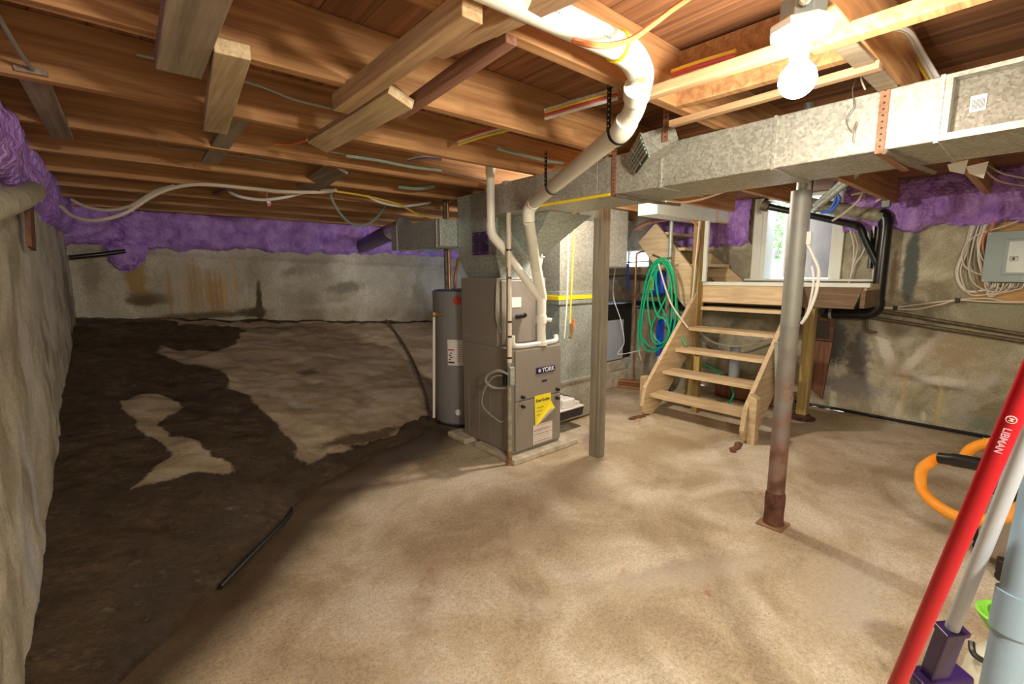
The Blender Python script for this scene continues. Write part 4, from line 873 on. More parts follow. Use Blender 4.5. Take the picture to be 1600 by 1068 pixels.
for (a, b_) in (((3.97, 2.60), (3.80, 2.62)), ((3.93, 1.60), (3.72, 1.58))):
    for k in range(7):
        t_ = k/6; x = a[0]+(b_[0]-a[0])*t_; y = a[1]+(b_[1]-a[1])*t_; mb.lathe((x, y+MB_r.uniform(-.015, .015), .0), [(.035*(1-.4*t_), 0), (.028, .014), (.008, .022)], 7)
tag(mb.build('rotted_wood_scrap', 'rotten_wood'), 'dark rotted wood crumbs on the floor at the stair feet', 'debris', kind='stuff')
LD = thing('stair_landing', (5.4, 1.9, 1.35), 'wooden landing platform with pale front beam under the door', 'platform')
MB().box(5.07, 5.70, 1.08, 2.90, 1.30, 1.352).build('platform_deck', 'stair_wood', LD)
MB().box(5.05, 5.085, 1.60, 2.60, 1.135, 1.325).build('front_beam', 'stair_wood', LD, bevel=.003)
MB().box(5.03, 5.10, 1.05, 2.62, 1.326, 1.365).build('nosing', 'paint_white', LD, bevel=.003)
MB().prism([(5.05, 1.10, 1.325), (5.05, 1.58, 1.325), (5.05, 1.58, 1.13), (5.05, 1.16, 1.13)], (.035, 0, 0)).build('end_beam', 'dark_end_wood', LD, bevel=.003)
MB().box(5.05, 5.70, 1.08, 1.115, 1.14, 1.30).build('side_beam', 'dark_end_wood', LD)
px_ = (4.96, 1.515)
lp = tag(MB().box(5.09, 5.18, 1.47, 1.56, .03, 1.30).build('landing_post', 'treated_wood', bevel=.004), 'greenish treated wooden post under the landing behind the steel column', 'post')
tag(MB().lathe((5.135, 1.515, 0), [(.12, 0), (.12, .015), (.075, .03), (.07, .05)], 20).build('post_footing', 'rust_dark', smooth=True), 'dark round metal footing under the treated landing post', 'footing')
tag(MB().hexa([(4.45, 1.50, .30), (4.47, 1.50, .30), (4.47, 1.53, .30), (4.45, 1.53, .30), (4.30, 1.50, .86), (4.62, 1.50, .86), (4.62, 1.53, .86), (4.30, 1.53, .86)]).build('plywood_gusset', 'panel_door'), 'pale plywood wedge between stair stringer and steel column', 'board')
# upper stairs
US = thing('upper_stairs', (5.3, 3.0, 1.35), 'upper flight of wooden stairs climbing left from the landing', 'stairs')
def ustr(x): return [(x, 2.42, 1.353), (x, 2.72, 1.353), (x, 3.42, 1.98-.06), (x, 3.20, 2.085), (x, 2.42, 1.46)]
def ustr2(x): return [(x, 2.46, 1.354), (x, 2.80, 1.354), (x, 3.60, 1.95), (x, 3.34, 2.09), (x, 2.50, 1.40)]
MB().prism([(4.95, 2.68, 1.0), (4.95, 3.0, 1.354), (4.95, 3.40, 1.84), (4.95, 3.17, 2.06), (4.95, 2.68, 1.52)], (.04, 0, 0)).build('stringer', 'stair_wood', US, bevel=.003)
MB().prism([(5.66, 2.40, 1.355), (5.66, 2.75, 1.355), (5.66, 3.50, 2.0), (5.66, 3.30, 2.09), (5.66, 2.44, 1.40)], (.04, 0, 0)).build('stringer', 'stair_wood', US, bevel=.003)
for k in range(3):
    MB().box(4.99, 5.66, 2.58+.22*k, 2.83+.22*k, 1.53+.19*k, 1.565+.19*k).build('tread', 'stair_wood_x', US, bevel=.003)
    MB().box(4.99, 5.66, 2.82+.22*k, 2.835+.22*k, 1.40+.19*k, 1.53+.19*k).build('riser', 'stair_wood_x', US)
tag(MB().box(4.93, 5.02, 2.58, 2.67, 0, 2.03).build('wooden_post', 'treated_wood', bevel=.004), 'yellowish wooden post at the left edge of the stairs', 'post')
tag(MB().box(4.995, 5.03, 2.535, 2.578, 1.365, 2.03).build('white_strip', 'paint_white', bevel=.003), 'white painted strip against the yellowish post', 'trim')
p2 = at(1066, 480, y=2.95)
sp2 = thing('steel_pipe_post', (4.86, 2.93, 0), 'thin steel pipe post behind the green hose', 'post')
qx, qy = 4.82, 2.88
MB().cyl((qx, qy, 1.55), (qx, qy, 2.1), .024, 16).build('upper_tube', 'galvanised_dull', sp2, smooth=True)
MB().cyl((qx, qy, 0), (qx, qy, 1.55), .033, 18).build('lower_tube', 'steel_column', sp2, smooth=True)
# ================================================================== CORNER BEHIND THE STAIRS
def P3(px, py, x): return at(px, py, x=x)
# green hose hung in figure-of-eight loops
hpx = [(1029, 407), (1014, 440), (1004, 490), (1002, 530), (1012, 548), (1030, 545), (1045, 520), (1050, 480), (1046, 430), (1033, 408), (1020, 420), (1012, 470), (1020, 520), (1036, 536), (1052, 515), (1056, 470), (1050, 425), (1036, 409), (1025, 430),
       (1030, 470), (1044, 505), (1040, 532), (1022, 535), (1018, 510), (1033, 480), (1047, 445), (1043, 412), (1030, 412), (1018, 450), (1026, 490), (1040, 500), (1046, 520), (1034, 542), (1014, 540), (1000, 515), (1005, 460), (1018, 415), (1040, 404), (1053, 430), (1058, 480), (1064, 520), (1072, 540)]
hp = [P3(a, b_, 4.62-.03*math.sin(k*.9)) for k, (a, b_) in enumerate(hpx)]
gh = thing('garden_hose', hp[0], 'green garden hose hung in loops left of the stairs', 'hose')
cable('hose_loop', '', hp, .0105, 'hose_green', parent=gh, n=8, seg=6)
cable('hose_tail', '', [P3(998, 500, 4.6), P3(997, 530, 4.6), P3(998, 548, 4.6)], .0105, 'hose_green', parent=gh, n=8)
cable('hose_end', '', [P3(998, 548, 4.6), P3(1002, 562, 4.6)], .009, 'galvanised', parent=gh, n=8)
cable('hose_on_floor', 'end of green hose on the floor seen through the stairs', [(4.75, 2.55, .06), (4.7, 2.35, .03), (4.85, 2.2, .02), (5.0, 2.15, .12), (5.02, 2.2, .25), (4.95, 2.3, .38), (4.8, 2.5, .5)], .0105, 'hose_green', 'hose')
tag(MB().tube([P3(1020, 398, 4.66), P3(1034, 404, 4.62), P3(1050, 403, 4.66)], .012, 8).build('hose_hook', 'iron_pipe', smooth=True), 'hook carrying the green hose loops', 'hook')
cable('hanging_rope', 'pale rope slanting down through the green hose', [P3(1029, 412, 4.58), P3(1040, 450, 4.58), P3(1052, 480, 4.58), P3(1075, 512, 4.60)], .009, 'cable_beige', 'rope')
# blue pressure tanks
def lath(px, x, rpx, z0, z1, name, label, m, cat, seg=24):
    c = at(px, 500, x=x); r = rpx
    t = thing(name, (c.x, c.y, z0), label, cat)
    MB().lathe((c.x, c.y, z0), [(r*.6, 0), (r*.92, .03), (r, .09), (r, z1-z0-.09), (r*.92, z1-z0-.03), (r*.5, z1-z0)], seg).build('tank_shell', m, t, smooth=True)
    return t, c
t, c = lath(1042, 5.0, .115, .30, .92, 'blue_tank', 'tall blue pressure tank below the green hose', 'tank_blue', 'tank')
MB().lathe((c.x, c.y, .0), [(.08, 0), (.08, .31)], 16).build('tank_stand', 'cabinet_dark', t)
MB().box(c.x-.12, c.x-.113, c.y-.03, c.y+.04, .40, .47).build('white_label', 'sticker_white', t)
t, c = lath(1031, 5.0, .13, 1.20, 1.50, 'blue_canister', 'round blue canister with yellow label behind the hose top', 'tank_blue', 'tank')
MB().box(c.x-.135, c.x-.128, c.y+.02, c.y+.075, 1.26, 1.42).build('yellow_label', 'sticker_yellow', t)
tag(MB().box(5.0, 5.36, 2.95, 3.5, 1.17, 1.20).build('wall_shelf', 'rotten_wood'), 'dark shelf carrying the blue canister', 'shelf')
# black appliance with pale front
fz = thing('dehumidifier', (4.85, 3.75, .33), 'black appliance with pale front panel on a concrete block, right of the post', 'appliance')
MB().hexa([(4.66, 3.62, .34), (5.20, 3.62, .34), (5.20, 4.1, .34), (4.66, 4.1, .34), (4.66, 3.62, 1.08), (5.20, 3.62, 1.08), (5.20, 4.1, 1.12), (4.66, 4.1, 1.12)]).build('body', 'black_plastic', fz, bevel=.03)
MB().box(4.62, 4.98, 3.60, 3.619, .35, .87).build('front_panel', 'handle_grey', fz, bevel=.005)
MB().box(4.648, 4.662, 3.66, 4.06, .36, .86).build('side_panel', 'panel_door', fz)
bk = tag(MB().box(4.55, 5.08, 3.55, 4.0, 0, .20).build('concrete_block', 'cement', bevel=.01), 'lower concrete block on the floor beside the copper pipe', 'block')
tag(MB().box(4.60, 5.06, 3.60, 4.0, .2, .335).build('concrete_block', 'cement', bevel=.01), 'upper concrete block carrying the black appliance', 'block')
for k in range(3):
    tag(MB().beam((4.84+.02*k, 3.60-.01*k, .015+.032*k), (4.98+.03*k, 3.10+.06*k, .015+.032*k), .10, .028).build('scrap_board', 'joist_wood' if k != 1 else 'red_wood', bevel=.002), ['bottom', 'middle', 'top'][k]+' board of the small stack on the floor left of the stairs', 'board', 'stacked scrap boards')
c = at(985, 600, z=.1)
cable('copper_riser', 'upright copper water pipe left of the green hose', [(5.08, 3.50, .11), (5.08, 3.505, .8), (5.08, 3.51, 1.60), (5.10, 3.50, 1.72), (5.2, 3.40, 1.74)], .012, 'copper', 'pipe', n=8)
cable('blue_pipe', 'short blue water pipe left of the copper riser', [at(981, 412, x=5.31), at(981, 452, x=5.31)], .018, 'cable_blue', 'pipe')
cable('hanging_cable', 'white cord hanging over the black appliance', [at(962, 415, x=4.6), at(958, 460, x=4.6), at(970, 500, x=4.6), at(975, 535, x=4.6), at(966, 553, x=4.6), at(1000, 547, x=4.6)], .005, 'cable_white', 'cord')
cable('black_drain', 'black horizontal drain pipe behind the green hose', [(5.28, 3.62, 1.055), (5.28, 3.2, 1.06), (5.28, 2.2, 1.06), (5.28, 1.6, 1.06)], .045, 'abs_black', 'pipe', n=16)
cable('iron_waterline', 'dark horizontal pipe below the bright back window', [(5.62, 4.9, 1.40), (5.62, 4.0, 1.41), (5.62, 3.0, 1.42)], .035, 'iron_pipe', 'pipe', n=12)
cable('copper_line', 'copper pipe run curving under the joists to the yellowish post', [at(988, 362, x=4.9), at(1005, 352, x=4.9), at(1020, 347, x=4.9), at(1050, 343, x=4.9), at(1072, 342, x=4.9), at(1086, 350, x=4.9), at(1092, 365, x=4.88), at(1090, 390, x=4.88), at(1084, 415, x=4.88)], .011, 'copper_bright', 'pipe')
cable('copper_line', 'thin copper pipe parallel above the curved copper run', [at(990, 355, x=5.0), at(1020, 343, x=5.0), at(1060, 339, x=5.0), at(1090, 340, x=5.0)], .008, 'copper', 'pipe')
cable('white_rod', 'thin pale rod leaning along the yellowish post', [at(1093, 345, x=4.85), at(1085, 430, x=4.85), at(1077, 515, x=4.85)], .007, 'cable_white', 'rod')
cable('drain_hose', 'pale hose sagging behind the middle treads of the stairs', [at(1085, 510, x=5.2), at(1110, 532, x=5.2), at(1140, 540, x=5.2), at(1170, 538, x=5.2), at(1200, 528, x=5.2), at(1225, 515, x=5.2)], .012, 'cable_white', 'hose')
cable('drain_hose', 'second pale hose under the sagging one behind the stairs', [at(1090, 525, x=5.25), at(1120, 545, x=5.25), at(1155, 552, x=5.25), at(1190, 543, x=5.25), at(1215, 532, x=5.25)], .010, 'cable_grey', 'hose')
tag(MB().cyl((5.45, 2.35, 0), (5.45, 2.35, .62), .06, 18).build('white_pipe_stub', 'handle_grey', smooth=True), 'short upright grey-white pipe stub under the stairs', 'pipe')
tag(MB().box(5.30, 5.55, 1.75, 2.5, .02, .25).build('rotten_beam', 'rotten_wood', bevel=.01), 'dark rotten timber lying against the wall under the stairs', 'beam')
tag(MB().box(4.50, 4.56, 2.30, 2.36, 0, .60).build('short_post', 'treated_wood'), 'short wooden stake standing behind the lower treads', 'post')
tag(MB().box(5.69, 5.715, 4.3, 5.4, 1.0, 1.3).build('stone_blocks', 'cement'), 'stone patch on the wall below the back window', 'patch')
# ================================================================== RIGHT WALL THINGS
X5 = 5.60
ab = thing('drain_stack', (X5, 1.13, 1.12), 'black plastic drain stack with elbow on the right wall', 'pipe')
s0 = at(1370, 470, x=X5); s1 = at(1384, 345, x=X5)
MB().cyl((X5, s0.y-.005, 1.16), (X5, s0.y-.005, 1.93), .053, 22).build('stack_pipe', 'abs_black', ab, smooth=True)
yy = s0.y-.005
cable('elbow', '', [(X5, yy, 1.20), (X5, yy, 1.13), (X5, yy+.04, 1.07), (X5, yy+.12, 1.05)], .058, 'abs_black', parent=ab, n=20)
MB().cyl((X5, yy+.10, 1.05), (X5, yy+.42, 1.04), .050, 20).build('lower_pipe', 'abs_black', ab, smooth=True)
MB().cyl((X5, yy+.36, 1.042), (X5, yy+.385, 1.041), .058, 20).build('clamp', 'galvanised_dull', ab, smooth=True)
cable('branch_pipe', '', [(X5, yy, 1.47), at(1356, 383, x=X5-.02), at(1343, 356, x=X5-.04)], .030, 'abs_black', parent=ab, n=16)
cable('branch_elbow', '', [at(1349, 368, x=X5-.03), at(1343, 355, x=X5-.05), at(1332, 350, x=X5-.1)], .036, 'abs_black', parent=ab, n=16)
w1 = at(1338, 352, x=X5-.09); w2 = at(1198, 322, x=5.35)
MB().tube([w1, w2], .033, 18).build('long_pipe', 'abs_black', ab, smooth=True)
MB().tube([w2+(w2-w1).normalized()*-.02, w2+(w2-w1).normalized()*.05], .055, 18).build('end_cap', 'iron_pipe', ab, smooth=True)
cable('top_elbow', '', [(X5, yy, 1.90), (X5, yy+.01, 1.97), (X5, yy+.06, 2.02)], .060, 'abs_black', parent=ab, n=18)
cable('top_pipe', '', [(X5, yy+.03, 1.99), (X5-.05, yy+.35, 2.08), (X5-.2, yy+.6, 2.15)], .062, 'old_pipe', parent=ab, n=18)
cable('vertical_conduit', 'thin black conduit right behind the drain stack', [(5.66, yy+.10, 1.5), (5.66, yy+.10, 1.95)], .022, 'abs_black', 'pipe')
for (za, zb_, ln) in ((1.123, .957, 'upper of the two old iron pipes sloping along the right wall'), (1.036, .915, 'lower of the two old iron pipes sloping along the right wall')):
    tag(MB().cyl((5.66, 1.45, za+.02), (5.64, -.5, zb_-.10), .016, 10).build('iron_pipe', 'iron_pipe', smooth=True), ln, 'pipe', 'old iron pipes on the right wall')
cable('wall_tap', 'small green-brown tap hanging from the iron pipes', [at(1356, 490, x=5.63), at(1354, 505, x=5.62), at(1355, 515, x=5.60), at(1370, 519, x=5.58)], .012, 'iron_pipe', 'tap')
# electrical board
ob = tag(MB().prism([(5.69, -.9, 1.93), (5.69, .385, 1.955), (5.69, .405, 1.9), (5.69, .47, 1.20), (5.69, -.9, 1.17)], (.016, 0, 0)).build('plywood_board', 'osb'), 'orange plywood backing board behind the breaker panel', 'board')
bp_ = thing('breaker_panel', (5.63, .1, 1.37), 'grey-green steel breaker panel on the plywood board', 'electrical panel')
MB().box(5.60, 5.69, -.5, .395, 1.385, 1.785).build('panel_box', 'panel_steel', bp_, bevel=.006)
MB().box(5.592, 5.60, -.5, .41, 1.375, 1.79).build('panel_cover', 'panel_steel', bp_, bevel=.003)
pdoor = MB().box(5.582, 5.592, -.5, .30, 1.435, 1.725).build('panel_door', 'panel_steel', bp_, bevel=.003)
MB().box(5.578, 5.584, -.5, .275, 1.452, 1.708).build('door_inset', 'panel_door', pdoor, bevel=.002)
lt = MB().box(5.570, 5.580, .215, .262, 1.545, 1.585).build('latch', 'galvanised', pdoor, bevel=.003)
MB().box(5.566, 5.571, .232, .245, 1.555, 1.575).build('latch_tab', 'cabinet_dark', lt)
mb = MB()
for (y, z) in ((.395, 1.775), (.395, 1.39), (.1, 1.782)): mb.cyl((5.588, y, z), (5.592, y, z), .007, 8)
mb.build('screw', 'galvanised', bp_)
cr = random.Random(11)
cols = ['cable_beige', 'cable_white', 'cable_beige', 'cable_grey', 'cable_beige', 'cable_grey']
for k in range(13):
    x0 = 1517+k*3; bx_ = 1500+k*6+cr.uniform(-6, 6); by = 445+cr.uniform(0, 20)
    ex_ = 1540+k*4
    xk = 5.665-.004*(k % 5)
    pts = [at(x0+8, 322+cr.uniform(-4, 4), x=5.64), at(x0+2, 345, x=xk), at(x0-8+cr.uniform(-4, 2), 385+cr.uniform(-8, 8), x=xk), at(max(1490, bx_-6), 425, x=xk), at(min(1545, bx_+8), by-2, x=xk), at(ex_+4, 453+cr.uniform(-6, 4), x=xk-.01), at(ex_+12, 442, x=5.63)]
    cable('panel_cable', 'house cable looping from the ceiling into the breaker panel', pts, .0062, cols[k % 6], group='cables looping into the breaker panel')
cable('panel_cable', 'wide beige cable arcing left around the whole cable bundle', [at(1600, 342, x=5.64), at(1560, 356, x=5.64), at(1525, 368, x=5.645), at(1505, 390, x=5.65), at(1507, 415, x=5.65), at(1530, 428, x=5.65), at(1540, 428, x=5.63)], .0065, 'cable_beige')
cable('orange_cable', 'orange cable dropping from the joists to the breaker panel', [at(1553, 305, x=5.62), at(1554, 325, x=5.63), at(1552, 350, x=5.64), at(1537, 370, x=5.63), at(1536, 390, x=5.63)], .0075, 'cable_orange')
for k, (dz, lb) in enumerate(((0, 'upper strand of the beige cable pair clipped along the right wall'), (-.012, 'lower strand of the beige cable pair clipped along the right wall'))):
    cable('wall_cable', lb, [at(1345, 479, x=5.66), at(1395, 480+2*k, x=5.665), at(1430, 476+7*k, x=5.665), at(1470, 471+4*k, x=5.665), at(1496, 468+1*k, x=5.665), at(1540, 466+5*k, x=5.66), at(1575, 471+1*k, x=5.66), at(1610, 470+2*k, x=5.66)], .0075, 'cable_beige', group='cable pair on the right wall')
for (px, py) in ((1399, 481), (1496, 469)):
    c = at(px, py, x=5.655); tag(MB().box(c.x-.012, c.x+.03, c.y-.016, c.y+.016, c.z-.02, c.z+.02).build('cable_clamp', 'black_plastic', bevel=.003), 'black clamp on the beige cables '+('near the drain elbow' if px < 1450 else 'left of the plywood board'), 'clamp')
for k in range(4):
    a = 1328+k*4
    cable('wall_wire', 'one of the thin cables falling from the foam behind the drain branch', [at(a, 358, x=5.67), at(a+6+2*k, 385, x=5.67), at(a+4-3*k, 415, x=5.67), at(a-2-4*k, 445, x=5.67), at(a-8-2*k, 470, x=5.67)], .006, ['cable_white', 'cable_beige', 'cable_grey', 'cable_white'][k], group='thin cables on the wall beside the landing')
for k, (a, b_) in enumerate(((1286, 262), (1300, 258))):
    cable('blue_cable', ['blue cable loop hanging below the duct near the column', 'second blue cable beside the hanging blue loop'][k], [at(1335+k*6, 272, x=4.6), at(1312+k*4, 280, x=4.6), at(1302+k*3, 296, x=4.6), at(1312-6*k, 310, x=4.6), at(1300-4*k, 328, x=4.6), at(1283, 332, x=4.6)], .012, 'cable_blue')
for k, L in enumerate((((1270, 330), (1300, 305), (1330, 280), (1345, 262)), ((1272, 322), (1300, 298), (1325, 275), (1338, 262)))):
    cable('metal_conduit', ['thick metal conduit rising right behind the steel column', 'upper metal conduit beside the thick one'][k], [at(a, b_, x=4.2) for a, b_ in L], .022, 'galvanised_dull', 'pipe', n=12)
for k, L in enumerate((((1300, 345), (1320, 332), (1342, 312), (1350, 290)), ((1330, 304), (1360, 298)), None, ((1368, 315), (1385, 305)))):
    if L is None: continue
    cable('loose_wire', ['pale wire slanting up beside the black drain branch', 'short pale wire near the duct underside', 'thin wire drawn along the underside of the duct at right', 'short pale wire over the old grey pipe', 'white wire stub beside the joist end'][k], [at(a, b_, x=5.3 if k != 2 else 2.8) for a, b_ in L], .011 if k != 2 else .003, 'cable_beige', 'wire')
tag(MB().box(5.30, 5.36, 1.03, 1.09, 2.04, 2.10).build('junction_box', 'panel_steel', bevel=.004), 'small grey junction box at the joist end above the foam', 'box')
# rotten brown board by the landing
rb_ = thing('rotten_door_board', (5.62, 1.55, .12), 'rotten brown board leaning on the wall behind the treated post', 'board')
MB().hexa([(5.60, 1.48, .12), (5.64, 1.48, .12), (5.64, 1.60, .22), (5.60, 1.60, .22), (5.62, 1.44, .74), (5.66, 1.44, .74), (5.66, 1.64, .74), (5.62, 1.64, .74)]).build('lower_board', 'rotten_wood', rb_)
MB().box(5.63, 5.66, 1.44, 1.68, .75, .99).build('upper_frame', 'rotten_wood', rb_); MB().box(5.622, 5.631, 1.48, 1.63, .77, .96).build('dark_inset', 'cabinet_dark', rb_)
# paper scraps and broken lath above the duct at right
mb = MB()
for k in range(2):
    c = at(1480+30*k, 257+3*k, x=3.0); mb.add([c, c+Vector((.0, -.07, .01)), c+Vector((.02, -.06, -.05-.01*k)), c+Vector((.01, -.01, -.03))], [(0, 1, 2, 3)])
sc_o = mb.build('torn_paper', 'sticker_white'); sm_ = sc_o.modifiers.new('thick', 'SOLIDIFY'); sm_.thickness = .002
tag(sc_o, 'torn paper scrap hanging under the duct near the right edge', 'paper')
for k, L in enumerate((((1525, 262), (1560, 310)), ((1535, 260), (1560, 282), (1600, 290)), ((1540, 255), (1565, 270), (1600, 278)))):
    if k: cable('broken_lath', ['', 'lower thin broken lath in the dark right corner', 'upper thin broken lath in the dark right corner'][k], [at(a, b_, x=4.4) for a, b_ in L], .006, 'grey_wood', 'lath')
# ================================================================== CEILING WIRING
def bundle(L, z, cs, r, lab, grp, sp=.012, along=(0, .0, 0)):
    for k, cl in enumerate(cs):
        pts = [at(a, b_, z=z)+Vector((0, 0, sp*(k-len(cs)/2))) for a, b_ in L]
        nm = {'cable_red': 'red', 'cable_white': 'white', 'cable_yellow': 'yellow', 'armour': 'armoured silver', 'cable_purple': 'purple'}[cl]
        cable('joist_cable', nm+' cable '+lab, pts, r if cl != 'armour' else r*1.3, cl, group=grp, ridge=.18 if cl == 'armour' else 0, seg=8 if cl != 'armour' else 40)
bundle([(852, 176), (905, 160), (965, 143)], 2.16, ['cable_white', 'cable_red', 'cable_yellow', 'armour'], .0075, 'threaded through the joists left of the black hanger', 'cables through the joists by the hanger')
bundle([(1050, 112), (1090, 98), (1150, 80)], 2.17, ['cable_red', 'cable_yellow'], .0075, 'threaded through the joist right of the white elbow', 'cables right of the white elbow')
bundle([(1085, 116), (1160, 98), (1230, 80)], 2.12, ['armour'], .008, 'running along the strip towards the bulb', 'cable along the strip')
bundle([(716, 220), (755, 207), (800, 195)], 2.16, ['cable_yellow', 'cable_white', 'cable_red'], .0075, 'through the joist bay above the furnace', 'cables above the furnace')
bundle([(638, 249), (662, 244), (690, 246)], 2.16, ['cable_purple', 'cable_white'], .0075, 'crossing a dark joist bay left of the plenum', 'cables left of the plenum')
for k, (cl, nm) in enumerate((('armour', 'silver armoured cable'), ('cable_red', 'red cable'), ('cable_yellow', 'yellow cable'), ('cable_beige', 'beige cable'), ('cable_white', 'white cable'))):
    cable('drooping_cable', nm+' drooping behind the duct right of the bulb', [at(1382+3*k, 50-2*k, x=1.95), at(1400+5*k, 58-2*k, x=2.1), at(1412+7*k, 88-2*k, x=2.3), at(1432+9*k, 118+2*k, x=2.45)], .0075, cl, group='cables drooping behind the duct', ridge=.15 if k == 0 else 0, seg=24 if k == 0 else 8)
cable('orange_cable', 'orange cable swinging over the white pipe to the top edge', [at(866, 46, y=.99), at(885, 58, y=.95), at(915, 68, y=.84), at(950, 71, y=.82), at(985, 62, y=.82), at(1020, 38, y=.80), at(1050, 15, y=.78), at(1085, -8, y=.78)], .008, 'cable_orange')
for k, L in enumerate((((700, 138, 2.25), (722, 120, 2.25), (748, 98, 2.28)), ((428, 225, 2.16), (455, 225, 2.16), (480, 218, 2.12)), ((365, 258, 2.16), (368, 248, 2.2), (385, 243, 2.22)), ((1068, 300, 2.2), (1070, 298, 2.2)))):
    if k < 3: cable('orange_cable', ['orange cable stub beside the dark reddish strip', 'orange cable emerging left of the broad pale plank', 'small orange cable hook in the dark joists'][k], [at(a, b_, z=z) for a, b_, z in L], .007, 'cable_orange')
def conduit(lab, L, r=.0085, m='cable_green_grey', name='ceiling_conduit'):
    cable(name, lab, [at(a, b_, z=z) for a, b_, z in L], r, m)
conduit('thin grey cable stapled along the joist through the pale plank', [(213, 84, 2.16), (270, 97, 2.16), (330, 112, 2.16), (400, 132, 2.16), (430, 143, 2.16), (460, 155, 2.15), (520, 170, 2.15)], .006, 'cable_grey')
conduit('pale cable at far left dropping behind the grey board', [(-5, 20, 2.12), (30, 80, 2.12), (68, 132, 2.12), (92, 175, 2.13)], .006, 'cable_grey')
conduit('long grey-green cable under the joist above the looped cables', [(540, 243, 2.12), (590, 250, 2.12), (640, 260, 2.12), (690, 266, 2.12)], .010)
conduit('thin twisted wire running along above the grey-green cable', [(500, 233, 2.14), (535, 240, 2.14), (600, 250, 2.14), (660, 262, 2.14), (730, 276, 2.14), (760, 283, 2.13)], .005, 'cable_grey')
conduit('grey-green cable passing behind the white intake pipe top', [(776, 231, 2.14), (800, 238, 2.14), (850, 250, 2.14), (880, 255, 2.14)], .010)
conduit('thick dull cable piece in the dark joists left of the plenum', [(622, 291, 2.12), (650, 294, 2.12), (680, 290, 2.14)], .016, 'cable_green_grey')
conduit('thin dark wire strung over the second joist from the foam', [(245, 222, 2.16), (262, 231, 2.15), (320, 236, 2.15), (400, 248, 2.15), (450, 256, 2.15)], .004, 'cable_grey')
# sagging pair of beige cables on the left
def cz(L, y0, y1):
    n = len(L)-1; return [at(a, b_, y=y0+(y1-y0)*k/n) for k, (a, b_) in enumerate(L)]
cable('sagging_cable', 'lower beige cable sagging from the left foam and arching under the joists', cz([(95, 322), (115, 338), (150, 344), (195, 333), (235, 308), (272, 293), (320, 288), (400, 295), (440, 299), (500, 300), (525, 297)], 4.6, 3.55), .0125, 'cable_beige')
cable('sagging_cable', 'upper beige cable leaving the foam corner above the lower one', cz([(112, 312), (135, 323), (170, 328), (205, 321), (240, 300), (272, 290)], 4.75, 4.2), .0115, 'cable_beige')
cable('sagging_cable', 'white cable sagging between the two middle staples', cz([(358, 299), (375, 307), (410, 312), (445, 308), (480, 300), (520, 297)], 4.2, 3.7), .0115, 'cable_white')
cable('looped_cable', 'grey cable hanging in a deep loop left of the round foil duct', cz([(516, 300), (522, 318), (540, 343), (560, 352), (580, 347), (595, 332), (602, 318)], 3.9, 4.2), .012, 'cable_green_grey')
cable('white_cable', 'white cable sagging towards the plenum', cz([(574, 306), (595, 316), (625, 322), (650, 320), (672, 316)], 3.8, 3.9), .011, 'cable_white')
cable('yellow_cable', 'yellow cable running down to the branch duct', cz([(520, 298), (560, 304), (590, 310), (625, 320), (650, 333), (678, 342)], 3.7, 3.9), .008, 'cable_yellow')
tgp = at(419, 316, y=4.0)
tg = thing('cable_tag', tgp, 'small pink and white tag hanging from the sagging cable', 'tag')
MB().cyl(tgp+Vector((0, 0, .02)), at(415, 300, y=4.0), .003, 6).build('copper_tie', 'copper_bright', tg)
MB().prism([tgp+Vector((-.012, 0, .02)), tgp+Vector((.014, 0, .02)), tgp+Vector((.022, 0, -.02)), tgp+Vector((-.002, 0, -.03))], (0, .004, 0)).build('paper', 'sticker_white', tg)
MB().prism([tgp+Vector((-.001, -.001, -.004)), tgp+Vector((.018, -.001, -.004)), tgp+Vector((.022, -.001, -.021)), tgp+Vector((-.002, -.001, -.031))], (0, .001, 0)).build('pink_half', 'pink_tag', tg)
tag(MB().tube([at(404, 297, y=4.05), at(418, 301, y=4.02)], .018, 10).build('pipe_clip', 'copper_bright', smooth=True), 'orange clip holding the two cables above the pink tag', 'clip')
# left wall pipe, dark drain
cable('foam_covered_pipe', 'thick old pipe poking out of the foam at the left edge', [(-.24, 1.6, 1.60), (-.25, 2.5, 1.735), (-.26, 3.1, 1.84), (-.29, 3.35, 1.865), (-.36, 3.42, 1.87)], .042, 'old_pipe', 'pipe', n=14)
cable('dark_drain', 'thin dark pipe entering the purple blob near the left corner', [at(108, 402, y=6.1), at(150, 398, y=6.1), at(196, 392, y=6.12)], .022, 'abs_black', 'pipe', n=10)
cable('dark_hose', 'grey hose lying down the slope beside the water heater', [(x, y, hz(x, y)+.045+d) for x, y, d in ((2.88, 6.2, -.03), (2.80, 5.8, .0), (2.70, 5.3, .01), (2.60, 4.9, .01), (2.45, 4.45, .01), (2.30, 4.05, .02), (2.17, 3.78, .02))], .016, 'iron_pipe', 'hose', n=8)
cable('edge_gap_line', 'thin black tube laid in as the dark gap along the wet slab edge', [(.685, 2.95, .02), (.66, 2.86, .02), (.60, 2.78, .02), (.55, 2.72, .02), (.40, 2.56, .02), (.22, 2.36, .018)], .012, 'black_plastic', 'hose')  # black tube added to draw the dark gap along the slab edge
cable('base_hose', 'black hose along the foot of the right wall', [(5.66, 1.75, .03), (5.67, 1.3, .03), (5.66, .9, .03), (5.67, .4, .03), (5.66, 0, .03)], .016, 'black_plastic', 'hose')
